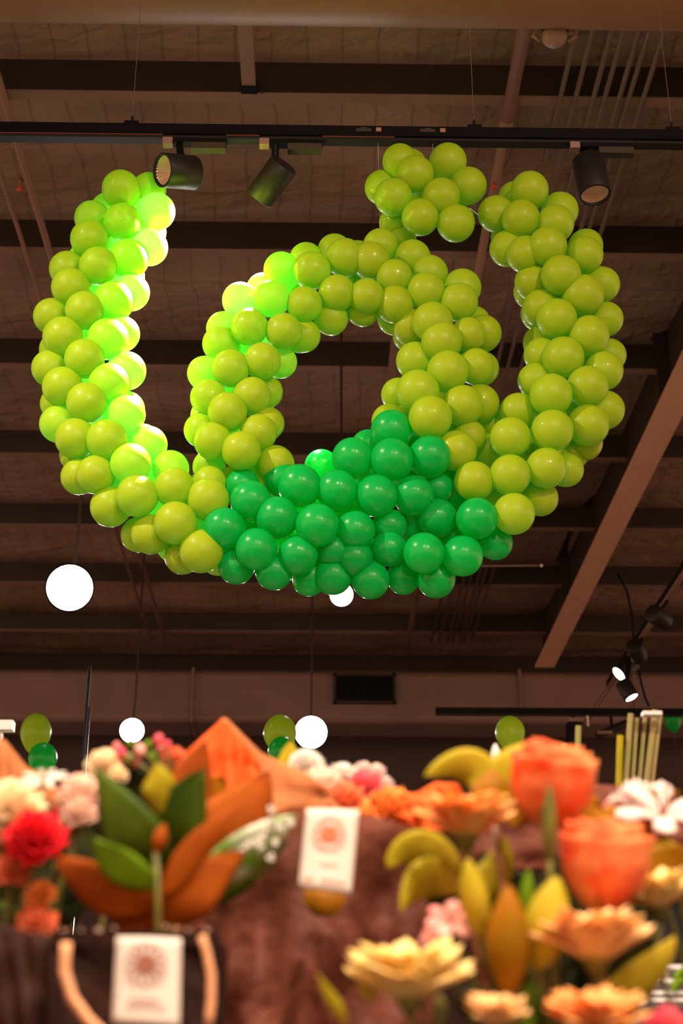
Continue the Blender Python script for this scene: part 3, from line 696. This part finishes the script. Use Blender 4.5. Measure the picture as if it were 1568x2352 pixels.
# ---------------------------------------------------------------- display stand and containers
o = MB().box((0, 1.65, TZ-.02), (1.7, .9, .04)); t = thing('display_stand', (0, 1.65, 0), 'dark stand carrying the flower buckets', 'stand')
o.build('top', 'tablem', t)
for sx in (-.8, .8):
    for sy in (1.25, 2.05): MB().box((sx, sy, .48), (.05, .05, .96)).build('leg', 'tablem', t)
def bucket(x, y, label, r=.09, h=.17):
    t = thing('flower_bucket', (x, y, TZ), label, 'bucket')
    MB().lathe([(0, .002), (r*.78, .002), (r*.8, 0), (r, h), (r*1.05, h), (r*1.05, h+.008), (r*.97, h+.008), (r*.77, .006), (0, .006)], (x, y, TZ), n=36).build('body', 'bucketm', t, True)
bucket(.20, 1.42, 'black bucket holding the rose and gerbera bouquet', .12, .16); bucket(-.40, 1.45, 'black bucket holding the red and cream flowers', .07); bucket(-.02, 1.62, 'black bucket holding the wrapped middle bouquet'); bucket(.42, 1.6, 'black bucket under the pink lilies at right', .08)

# dark bag with drooping handles
def bag():
    Y = 1.27; a = P(120, 2140, Y); b = P(500, 2140, Y); zt = a.z; zb = TZ
    t = thing('flower_bag', ((a.x+b.x)/2, Y, zb), 'dark carrier bag with drooping brown paper handles holding the big-leaved bouquet', 'bag')
    def wallp(x0, y0, x1, y1):
        def fn(u, v): 
            x = x0+(x1-x0)*u; y = y0+(y1-y0)*u; return (x*(1-.06*(1-v)), y+.006*math.sin(u*9+v*5), zb+(zt-zb)*v)
        return fn
    mb = MB(); d = .14
    for q in ((a.x, Y, b.x, Y), (b.x, Y, b.x, Y+d), (b.x, Y+d, a.x, Y+d), (a.x, Y+d, a.x, Y)): mb.patch(wallp(*q), 20, 8)
    mb.build('bag_body', 'bag', t, False, .001)
    for (x, y, r_) in ((145, 2140, 6), (187, 2138, 5), (226, 2140, 9), (262, 2135, 6), (380, 2132, 7), (432, 2140, 6), (475, 2140, 7)):
        c = P(x, y, Y-.008); MB().lathe([(0, -.003), (S(r_, c), -.002), (S(r_, c), .002), (0, .004)], c, (0, -1, 0), 12).build('rim_eyelet', 'steel', t, True)
    MB().prism([(0, 0), (.004, 0), (.004, .012), (0, .012)], (a.x, Y-.004, zt-.012), (b.x, Y-.004, zt-.012)).build('rim_band', 'bag', t)
    for pts in ([(152, 2165), (148, 2230), (165, 2290), (200, 2340), (250, 2390)], [(463, 2150), (475, 2190), (485, 2240), (485, 2300), (478, 2360)]):
        ps = [P(x, y, Y-.03) for x, y in pts]; sm = []
        for i in range(len(ps)-1):
            for s_ in (0, .5): sm.append(ps[i].lerp(ps[i+1], s_))
        sm.append(ps[-1])
        MB().tube(sm, S(13 if pts[0][0] < 300 else 10, ps[0]), 10).build('handle', 'rope', t, True)
bag()

def card(c4, Y, label, pr_, dy=0, textrows=()):
    # c4: px corners tl tr br bl
    ps = [P(x, y, Y+(.0)) for x, y in c4]
    t = thing('gift_tag', ps[0], label, 'tag')
    def fn(u, v):
        top = ps[0].lerp(ps[1], u); bot = ps[3].lerp(ps[2], u); q = top.lerp(bot, v); return q+Vector((0, -.004*math.sin(math.pi*u), 0))
    MB().patch(fn, 10, 12).build('card', 'paper', t, True, .0008)
    def at(u, v): return Vector(fn(u, v))+Vector((0, -.0012, 0))
    ex = (at(.6, .3)-at(.4, .3)).normalized(); ez = (at(.5, .2)-at(.5, .4)).normalized()
    W = (ps[1]-ps[0]).length; c = at(.48, .31); mb = MB()
    for i in range(12):
        a = 2*math.pi*i/12; d = ex*math.cos(a)+ez*math.sin(a); s_ = -ex*math.sin(a)+ez*math.cos(a); lp = []
        for j in range(17):
            b = 2*math.pi*j/16; lp.append(c+d*W*(.215+.10*math.cos(b))+s_*W*.055*math.sin(b)*(1.1+.4*math.cos(b)))
        mb.tube(lp, W*.010, 5)
    for rr in (.085, .13):
        mb.tube([c+(ex*math.cos(2*math.pi*j/24)+ez*math.sin(2*math.pi*j/24))*W*rr for j in range(25)], W*.011, 5)
    mb.build('flower_print', pr_, t)
    mb = MB(); mb.lathe([(0, .0006), (W*.075, .0003), (W*.075, -.0003), (0, -.0003)], c, (0, -1, 0), 20); mb.build('flower_print_centre', pr_, t)
    for k_, (v, spans) in enumerate(textrows):
        tb = MB()
        for (u0, u1) in spans:
            n = max(2, int((u1-u0)/.05))
            for i in range(n):
                q0 = at(u0+(u1-u0)*(i+.5)/n, v); tb.box(q0, (W*.032, .0006, W*(.03 if k_ else .045)))
        tb.build('print_line', pr_, t)
card([(268, 2152), (416, 2156), (412, 2360), (258, 2350)], 1.235, 'white gift tag with a flower print hanging on the dark bag', 'print', textrows=((.72, [(.25, .7)]), (.8, [(.2, .8)])))
card([(704, 1858), (824, 1862), (806, 2056), (685, 2040)], 1.44, 'peach-lit gift tag with an orange flower print on the brown wrap', 'printo', textrows=((.88, [(.06, .28), (.4, .88)]), (.68, [(.35, .7)])))

# ---------------------------------------------------------------- wraps
def wrap(name, top, bot, Y, bulge, m, label, amp=.006, cat='wrapping paper', ydrop=0, n=26, rowsn=16, ph=0):
    def interp(pl, u):
        s_ = u*(len(pl)-1); i = min(int(s_), len(pl)-2); f_ = s_-i; return (pl[i][0]*(1-f_)+pl[i+1][0]*f_, pl[i][1]*(1-f_)+pl[i+1][1]*f_)
    def fn(u, v):
        a = interp(top, u); b = interp(bot, u); x = a[0]*(1-v)+b[0]*v; y = a[1]*(1-v)+b[1]*v
        yy = Y-bulge*math.sin(math.pi*u)*(.4+.6*v)+amp*(math.sin(u*17+v*3+ph)+.6*math.sin(u*31-v*6)+.5*math.sin(v*14+u*5))
        return P(x, y, yy+ydrop*v)
    mb = MB(); mb.patch(fn, n*2, rowsn); t = thing(name, P(*bot[0], Y), label, cat)
    mb.build('paper_sheet', m, t, True, .0006); return t
wrap('brown_wrap', [(430, 1960), (520, 1900), (600, 1870), (700, 1862), (800, 1862), (880, 1880), (960, 1905), (1040, 1960)], [(330, 2420), (420, 2420), (520, 2420), (620, 2420), (720, 2420), (820, 2420), (920, 2420), (1000, 2420)], 1.58, .08, 'kraftd', 'crumpled dark reddish-brown wrap around the middle bouquet', .012)
wrap('kraft_wrap', [(405, 1760), (515, 1645), (600, 1730), (700, 1775), (760, 1815), (835, 1850)], [(400, 1980), (480, 1980), (560, 1950), (640, 1910), (740, 1885), (840, 1885)], 1.64, .03, 'kraft', 'kraft paper wrap with a sharp peak behind the big leaves', .004)
wrap('orange_wrap', [(400, 1752), (512, 1650), (560, 1700), (600, 1760)], [(420, 1900), (490, 1900), (550, 1880), (590, 1830)], 1.61, .01, 'kraftb', 'glowing orange inner wrap under the sharp paper peak', .003)
wrap('kraft_wrap', [(-40, 1690), (12, 1700), (60, 1760), (110, 1790), (170, 1840)], [(-40, 2400), (10, 2400), (60, 2400), (110, 2400), (150, 2400)], 1.60, .02, 'kraft', 'kraft paper wrap corner at the left edge', .004)
wrap('kraft_wrap', [(1060, 1850), (1200, 1830), (1340, 1800), (1420, 1805), (1500, 1850), (1600, 1870)], [(1050, 1990), (1200, 2000), (1340, 2000), (1420, 2000), (1500, 1990), (1600, 1990)], 1.75, .02, 'kraftd', 'faded brown wrap behind the upper coral rose', .004)

wrap('dark_wrap', [(-60, 2090), (0, 2120), (60, 2140), (130, 2150), (170, 2170)], [(-60, 2420), (0, 2420), (60, 2420), (130, 2420), (190, 2420)], 1.29, .02, 'bag', 'dark film wrap at the lower left corner beside the bag', .004)
# ---------------------------------------------------------------- left bouquets
lily(100, 1805, 1.36, 120, 'whitep', 'white spidery flower at the left edge above the red carnation', 'LL', [10, 40, 75, 110, 150, 200, 250, 300], 35, .24, 'daisy')
carnation(20, 1845, 1.34, 170, 'cream', 'large cream bloom cut by the left edge', 'LL', 60, tilt=30, name='chrysanthemum')
carnation(78, 1905, 1.30, 130, 'red', 'bright red carnation below the cream bloom', 'LL', 56, tilt=35)
carnation(150, 1862, 1.40, 60, 'red', 'small red bloom peeking between the red carnation and dark leaves', 'LL', 30)
carnation(30, 1985, 1.33, 90, 'coral', 'coral bloom below the red carnation at the left edge', 'LL', 40, tilt=30)
carnation(90, 2045, 1.32, 70, 'orange', 'orange-coral bloom, upper of two hanging at left', 'LL', 36, tilt=40)
carnation(80, 2110, 1.32, 90, 'coral', 'orange-coral bloom, lower of two hanging at left', 'LL', 36, tilt=45)
carnation(185, 1812, 1.38, 100, 'pinkp', 'pale pink carnation beside the dark magnolia leaves', 'LL', 56, tilt=25)
carnation(178, 1855, 1.37, 80, 'pinkp', 'small salmon-pink bloom under the pale pink carnation', 'LL', 40, tilt=35)
carnation(240, 1745, 1.45, 74, 'cream', 'cream cluster flower left of the pink buds', 'L', 40, tilt=25)
carnation(272, 1775, 1.44, 44, 'cream', 'tiny cream bloom under the cream cluster flower', 'L', 26, tilt=25)
carnation(398, 1735, 1.47, 62, 'coral', 'small coral bloom right of the pink buds', 'L', 36, tilt=25)
# pink bud spray
t = thing('bud_spray', P(320, 1760, 1.46), 'spray of small pink buds above the yellow leaf at left', 'flower')
for (x, y, s_, m) in ((278, 1730, 20, 'mag'), (300, 1708, 18, 'leafb'), (322, 1724, 22, 'pink'), (340, 1712, 16, 'leafb'), (364, 1700, 20, 'mag'), (372, 1720, 18, 'pink'), (350, 1740, 20, 'leafb'), (296, 1745, 22, 'stem'), (312, 1752, 16, 'mag'), (384, 1712, 14, 'mag'), (268, 1716, 14, 'pink')):
    p = P(x, y, 1.46+random.uniform(-.02, .02)); r = S(s_/2+3, p); mb = MB()
    mb.lathe([(0, -r*1.2), (r*.7, -r*.7), (r, 0), (r*.75, r*.7), (r*.2, r*1.15), (0, r*1.1)], p, (random.uniform(-.3, .3), -.2, 1), 12); mb.build('bud', m, t, True)
    stem_to(t, p, P(325, 1830, 1.46), .0012, name='stalk')
# magnolia leaves
def sprig(label, Y, hub, specs, f='L', name='magnolia_sprig', cat='foliage'):
    hp = P(*hub, Y); t = thing(name, hp, label, cat)
    for (pts, w, m, dy) in specs:
        o_ = px_leaf('leaf', t, Y, pts, w*(1.3 if f == 'L' else 1.45), m, dy, cup=random.uniform(.03, .14), wave=.05)
    stem_to(t, hp, foot(f), .004, 'stemr', bow=0)
    return t
sprig('magnolia sprig with rust-brown backed and dark green leaves, nearest at left', 1.30, (372, 2085), [
    ([(375, 2000), (300, 1920), (222, 1762)], 120, 'leafg', (.04, 0, .02)),
    ([(380, 2010), (400, 1900), (470, 1765)], 125, 'leafg', (.06, .03, .02)),
    ([(370, 2030), (350, 1940), (330, 1850)], 110, 'leafd', (.05, .03, .04)),
    ([(360, 1870), (366, 1810), (360, 1752)], 66, 'leafy', (.03, .02, .02)),
    ([(375, 2040), (270, 1985), (216, 1925)], 66, 'leafb', (-.02, -.04, -.05)),
    ([(372, 2060), (450, 1950), (556, 1845)], 56, 'leafr', (-.02, -.03, -.03)),
    ([(372, 2090), (230, 2040), (128, 1968)], 95, 'leafr', (0, -.02, 0)),
    ([(372, 2125), (300, 2085), (235, 2050)], 105, 'leafr', (.01, 0, .0)),
    ([(375, 2125), (450, 2040), (565, 1955)], 100, 'leafr', (.0, -.02, 0)),
    ([(378, 2020), (340, 2080), (370, 2130)], 60, 'leafd', (.03, .03, .03)),
])
sprig('magnolia sprig of tall rust-brown leaves in front of the orange paper', 1.42, (440, 2010), [
    ([(420, 1960), (430, 1830), (475, 1700)], 100, 'leafr', (.02, .02, .02)),
    ([(430, 2000), (540, 1900), (618, 1772)], 150, 'leafr', (.02, 0, .02)),
    ([(440, 2010), (480, 1850), (520, 1790)], 90, 'leafo', (.03, .03, .03)),
    ([(400, 1980), (300, 1880), (250, 1790)], 90, 'leafd', (.05, .05, .05)),
    ([(400, 1980), (420, 1850), (430, 1770)], 90, 'leafd', (.05, .05, .05)),
    ([(330, 1860), (310, 1800), (300, 1750)], 60, 'leafd', (.04, .04, .04)),
])
sprig('green leaf flecked with white behind the rust-brown leaves', 1.40, (420, 2075), [
    ([(440, 2060), (560, 1960), (686, 1872)], 84, 'leafv', (.02, 0, 0)),
    ([(420, 2075), (540, 2020), (660, 1930)], 60, 'leafg', (.03, .03, .03)),
])
sprig('dark leaves low at the far left among the coral blooms', 1.42, (60, 2140), [
    ([(60, 2140), (10, 2060), (-30, 1960)], 110, 'leafd', (0, 0, 0)),
    ([(120, 2140), (150, 2000), (190, 1880)], 110, 'leafd', (0, .02, .02)),
    ([(60, 2140), (180, 1960), (230, 1900)], 90, 'leafd', (0, .02, .02)),
    ([(20, 2130), (0, 2110), (-60, 2100)], 60, 'leafg', (0, 0, 0)),
    ([(60, 2000), (60, 1900), (50, 1790)], 120, 'leafd', (.06, .06, .06)),
], 'LL', 'leafy_sprig')
# magnolia bud
bud(368, 1925, 1.27, 60, 30, 'leafr', 'small orange-brown bud standing in the middle of the big leaves', 15, 'L')
# babys breath
t = thing('filler_flower', P(600, 1980, 1.38), 'tiny white filler blooms lying on the flecked leaf', 'flower')
for (x, y) in ((622, 1860), (618, 1888), (612, 1910), (588, 1935), (600, 1945), (572, 1940), (620, 1970), (640, 1900), (668, 1890), (560, 1955), (605, 1925), (630, 1935)):
    p = P(x+random.uniform(-4, 4), y, 1.365+random.uniform(-.01, .01)); mb = MB(); r = S(10, p)
    for i in range(5):
        a = i*1.2566+random.random(); d = Vector((math.cos(a), 0, math.sin(a))); leaf_geo(mb, p, p+d*r*.6+Vector((0, -.002, 0)), p+d*r, r*.7, (0, -1, 0), shape='petal', nu=5, nv=3)
    mb.build('blossom', 'whitep', t, True, .0004); stem_to(t, p, P(520, 2040, 1.4), .0006, name='stalk')

# middle bouquet
carnation(700, 1745, 1.68, 76, 'whitep', 'white bloom right under the middle dazzling lamp', 'C', 50, tilt=20)
carnation(665, 1790, 1.66, 60, 'cream', 'small cream bloom left of the white bloom in the middle', 'C', 36, tilt=20)
carnation(735, 1800, 1.66, 110, 'pinkp', 'salmon-pink bloom in the middle bouquet', 'C', 56, tilt=20)
carnation(785, 1772, 1.68, 66, 'whitep', 'white bloom left of the magenta flower', 'C', 40, tilt=15)
carnation(790, 1830, 1.65, 110, 'coral', 'coral bloom in the middle bouquet below the white ones', 'C', 56, tilt=20)
carnation(835, 1796, 1.67, 74, 'mag', 'magenta bloom in the middle bouquet', 'C', 46, tilt=15)
carnation(836, 1762, 1.68, 40, 'liliac', 'small pale bloom on top of the magenta one', 'C', 24)
carnation(866, 1768, 1.69, 40, 'liliac', 'small pale bloom above right of the magenta one', 'C', 24)
carnation(884, 1796, 1.69, 40, 'liliac', 'small pale bloom right of the magenta one', 'C', 24)
carnation(895, 1850, 1.62, 130, 'orange', 'wide orange bloom on the right of the middle bouquet', 'C', 60, tilt=20)
carnation(840, 1870, 1.61, 66, 'orange', 'small orange bloom under the coral one beside the tag', 'C', 40, tilt=30)
wrap('pink_petal_wrap', [(900, 1835), (960, 1820), (1000, 1796), (1050, 1800), (1078, 1850)], [(910, 1885), (960, 1900), (1010, 1910), (1050, 1905), (1070, 1890)], 1.60, .03, 'kraftb', 'salmon-orange wrap edge folded between the middle and right bouquets', .004)
sprig('yellowish-olive leaf standing behind the lamp-lit white bloom', 1.70, (668, 1800), [([(668, 1800), (664, 1750), (668, 1702)], 40, 'leafy', (0, 0, 0))], 'C', 'single_leaf')
t = thing('orange_sticker', P(745, 2075, 1.48), 'round orange sticker on the brown wrap below the tag', 'sticker')
c = P(745, 2062, 1.49); MB().lathe([(0, .0008), (S(48, c), .0004), (S(48, c), -.0004), (0, -.0004)], c, (0, -1, .25), 32).build('disc', 'leafo', t, True)

# right bouquet
gerbera(1070, 1915, 1.32, 292, 12, 'gerp', 'peach gerbera seen from the side, left of the upper coral rose', np_=26, cupa=32, lean=-.02)
rose(1268, 1800, 1.34, 200, 'rose', 'upper coral rose at right, open and leaning', rot=.3, lean=.14, tilt=16)
rose(1388, 1985, 1.28, 212, 'rose', 'lower coral rose at right, larger and closer', rot=1.1, tilt=12, lean=.03)
gerbera(1510, 2080, 1.34, 250, 10, 'gery', 'yellow gerbera at the right edge beside the lower rose', lean=-.1, cupa=32)
gerbera(1368, 2200, 1.22, 330, 8, 'gera', 'apricot gerbera below the lower rose', np_=26, lean=-.02, cupa=32)
gerbera(940, 2285, 1.20, 350, 14, 'gery', 'large pale yellow gerbera at the bottom centre', np_=26, lean=-.02, cupa=32)
gerbera(1140, 2352, 1.2, 190, 14, 'gera', 'apricot gerbera cut by the bottom edge, left one', cupa=32)
gerbera(1370, 2375, 1.18, 300, 14, 'gerp', 'apricot gerbera cut by the bottom edge, right one', cupa=32)
carnation(1530, 2352, 1.2, 110, 'mag', 'red-pink bloom at the bottom right corner', 'R', 50)
# alstroemeria
lily(1035, 2125, 1.26, 120, 'pink', 'pink and white open flower with rounded petals left of the buds', 'R', [20, 80, 140, 190, 240, 310], 55, .6, 'alstroemeria')
carnation(1000, 2150, 1.25, 62, 'pink', 'small pink bloom at the lower left of the open pink flower', 'R', 26, tilt=50)
bud(1090, 2062, 1.24, 160, 56, 'leafy', 'tall yellow-green bud, leftmost of the lily buds', -10)
bud(1168, 2160, 1.22, 220, 86, 'leafo', 'large orange-tinged lily bud in the middle of the buds', 2)
bud(1258, 2120, 1.23, 190, 90, 'leafy', 'pale yellow lily bud beside the apricot gerbera', 14)
bud(1210, 2060, 1.27, 110, 30, 'leafb', 'thin green bud behind the lily buds', 5)
bud(1262, 1890, 1.27, 160, 30, 'stem', 'slender green bud in front of the upper rose stem', 2)
bud(1138, 1735, 1.9, 48, 18, 'whitep', 'tiny white pointed bud above the yellow leaves', 0)
# pale pink lily + cream at upper right
lily(1520, 1885, 1.42, 250, 'liliac', 'pale pink lily at the right edge above the gerbera', 'RR', [20, 80, 120, 200, 260, 320], 40, .45)
carnation(1465, 1838, 1.45, 130, 'liliac', 'creamy pink bloom left of the pale pink lily', 'RR', 50)
carnation(1420, 1850, 1.47, 70, 'pink', 'small pink bloom behind the creamy pink one', 'RR', 36)
sprig('yellow-green leaves arching left beside the upper rose', 1.40, (1135, 1880), [
    ([(1130, 1840), (1080, 1762), (972, 1782)], 66, 'leafy', (0, 0, 0)),
    ([(1125, 1870), (1165, 1790), (1232, 1702)], 92, 'leafy', (.01, .01, .01)),
    ([(1145, 1895), (1130, 1830), (1128, 1765)], 84, 'leafo', (-.02, -.03, -.02)),
    ([(1180, 1900), (1180, 1850), (1170, 1800)], 70, 'leafo', (0, 0, 0)),
], 'R', 'leafy_sprig')
sprig('olive leaves under the peach gerbera', 1.38, (1060, 2040), [
    ([(1060, 2000), (960, 1950), (885, 1995)], 66, 'leafy', (0, 0, 0)),
    ([(1060, 2050), (980, 2020), (918, 2095)], 70, 'leafy', (-.02, -.02, -.04)),
    ([(1060, 2040), (1020, 2040), (960, 2010)], 90, 'leafd', (.04, .04, .04)),
    ([(1080, 2060), (1140, 2000), (1160, 1920)], 60, 'leafy', (.02, .02, .02)),
    ([(1080, 2060), (1120, 2030), (1100, 1960)], 100, 'leafd', (.06, .06, .06)),
], 'R', 'leafy_sprig')
sprig('olive and ochre leaves between the two coral roses and the lily', 1.44, (1430, 2080), [
    ([(1400, 1950), (1360, 1880), (1370, 1830)], 110, 'leafo', (0, 0, 0)),
    ([(1420, 1960), (1430, 1900), (1480, 1850)], 90, 'leafo', (0, 0, 0)),
    ([(1500, 2080), (1520, 2010), (1600, 1960)], 110, 'leafo', (-.08, -.08, -.08)),
    ([(1440, 2080), (1500, 2040), (1590, 2050)], 110, 'leafd', (-.04, -.04, -.04)),
    ([(1430, 1990), (1480, 1930), (1550, 1900)], 80, 'leafr', (-.03, -.03, -.03)),
    ([(1500, 1950), (1530, 1970), (1568, 2020)], 60, 'leafy', (-.04, -.04, -.04)),
], 'R', 'leafy_sprig')
sprig('leaves coloured near black for the shadow below the lower coral rose', 1.42, (1330, 2330), [
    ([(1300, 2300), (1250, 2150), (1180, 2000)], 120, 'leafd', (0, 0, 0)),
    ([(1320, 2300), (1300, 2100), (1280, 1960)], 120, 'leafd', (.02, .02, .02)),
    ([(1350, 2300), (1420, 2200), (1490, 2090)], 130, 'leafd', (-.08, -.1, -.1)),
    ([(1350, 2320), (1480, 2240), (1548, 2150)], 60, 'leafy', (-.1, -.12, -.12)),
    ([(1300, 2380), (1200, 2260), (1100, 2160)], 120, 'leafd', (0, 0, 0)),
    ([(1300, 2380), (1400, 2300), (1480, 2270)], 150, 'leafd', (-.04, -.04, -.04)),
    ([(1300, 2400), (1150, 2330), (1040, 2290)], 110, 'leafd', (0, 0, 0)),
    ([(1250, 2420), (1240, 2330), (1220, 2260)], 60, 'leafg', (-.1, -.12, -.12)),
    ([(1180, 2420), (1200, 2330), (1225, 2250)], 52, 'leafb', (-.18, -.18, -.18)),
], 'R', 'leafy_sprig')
sprig('curling green tips rising around the large yellow gerbera', 1.22, (860, 2360), [
    ([(850, 2300), (835, 2230), (852, 2165)], 28, 'leafy', (0, 0, 0)),
    ([(860, 2300), (850, 2250), (870, 2215)], 26, 'leafy', (0, 0, 0)),
    ([(800, 2352), (765, 2300), (728, 2235)], 22, 'leafy', (0, 0, 0)),
    ([(1000, 2380), (1010, 2320), (1004, 2280)], 24, 'stem', (-.04, -.06, -.06)),
], 'R', 'grass_sprig')

# tall pale stalks
t = thing('stalk_bunch', P(1460, 1850, 2.6), 'bunch of tall pale green stalks held by a white clip at right', 'stalks')
for (x0, y0, x1, r_) in ((1448, 1640, 1432, 7), (1462, 1650, 1448, 5), (1482, 1635, 1462, 5), (1504, 1632, 1476, 8), (1516, 1640, 1490, 5)):
    MB().tube([P(x0, y0, 2.6), P(x1, 1860, 2.6), P(x1-18, 2120, 2.6)], S(r_, P(x0, y0, 2.6)), 10).build('stalk', 'stemp', t, True)
c = P(1496, 1640, 2.57); MB().box(c, (.035, .02, .007)).build('clip', 'white', t)
for (x0, y0, r_, lb) in ((1328, 1668, 7, 'pale green stalk rising right behind the upper rose'), (1296, 1708, 7, 'short pale stalk tip just above the upper rose'), (1424, 1690, 8, 'green stalk standing left of the stalk bunch')):
    a = P(x0, y0, 2.6); tag(MB().tube([a, P(x0-6, 1860, 2.6), P(x0-12, 2120, 2.6)], S(r_, a), 10).build('flower_stalk', 'stemp' if r_ < 8 else 'leafy', smooth=True), lb, 'stalk')
p = P(1460, 2120, 2.6)
t = thing('stalk_vase', (p.x, p.y, 0), 'dark floor vase holding the tall pale stalks', 'vase')
MB().lathe([(0, .0), (.12, 0), (.14, .4), (.16, p.z+.02), (.15, p.z+.02), (.13, .4), (0, .03)], (p.x-.02, p.y, 0), n=28).build('body', 'bucketm', t, True)
# white slatted shelf at the right edge
a = P(1558, 2216, 2.0)
t = thing('white_shelf', (a.x+.1, 2.0, 0), 'white slatted shelf just showing at the lower right edge', 'shelf')
for y in (2220, 2252, 2280, 2296):
    q = P(1600, y, 2.0); MB().box((q.x, 2.05, q.z), (.12, .1, .004)).build('slat', 'white', t)
MB().box((P(1545, 2250, 2).x, 2.04, P(1545, 2250, 2).z/2+.02), (.006, .02, P(1545, 2210, 2).z)).build('upright', 'white', t)
for q in ((1556, 2262), (1562, 2240)):
    px_leaf('garnish_leaf', t, 1.99, [(q[0]-8, q[1]+18), (q[0], q[1]), (q[0]+20, q[1]-12)], 24, 'leafb')

# ---------------------------------------------------------------- light
def spot(name, loc, at, W, col, size, blend, rad=.04):
    l = bpy.data.lights.new(name, 'SPOT'); l.energy = W; l.color = col; l.spot_size = R(size); l.spot_blend = blend; l.shadow_soft_size = rad
    o = bpy.data.objects.new(name, l); COL.objects.link(o); o.location = loc
    o.rotation_euler = (Vector(at)-Vector(loc)).to_track_quat('-Z', 'Y').to_euler(); return o
WARM = (1, .82, .62)
spot('key_left_lamp', (-1.75, 2.5, tz), (0, 3.2, 1.6), 190, WARM, 110, .9, .025)
spot('key_right_lamp', (2.2, -1.3, tz), (.2, 3.2, 2.2), 300, WARM, 80, .8, .025)
spot('centre_lamp', (.3, -.6, tz), (.0, 2.2, 1.5), 190, WARM, 80, .8, .05)
mB = cB+axB*.085
spot('tilted_spot_beam', mB, mB+Vector((-.41, .12, -.75)), 600, (1, .95, .82), 104, .6, .03)
for (p, ax), w in zip(G, (60, 50, 60, 90)):
    spot('far_lamp_beam', p+ax*.03, CP+Vector((0, 2.5, 1.3)), w, (1, .9, .8), 70, .6, .06)
spot('back_flower_lamp', (-.6, 3.0, tz), (-.1, 1.5, 1.4), 40, WARM, 60, .6, .05)
spot('flower_fill', (.35, .25, tz), (.15, 1.35, 1.5), 260, WARM, 46, .6, .05)  # added light, brightens the foreground flowers but not the balloons
spot('left_flower_fill', (-.7, .35, tz), (-.3, 1.4, 1.5), 210, WARM, 40, .6, .05)  # second added light, lifts the flowers on the left
W = bpy.data.worlds.new('world'); SC.world = W; W.use_nodes = True
W.node_tree.nodes['Background'].inputs[0].default_value = (1, .53, .34, 1); W.node_tree.nodes['Background'].inputs[1].default_value = .85
vs = SC.view_settings; vs.view_transform = 'Standard'; vs.look = 'None'; vs.gamma = 1; vs.exposure = .8; vs.use_curve_mapping = False
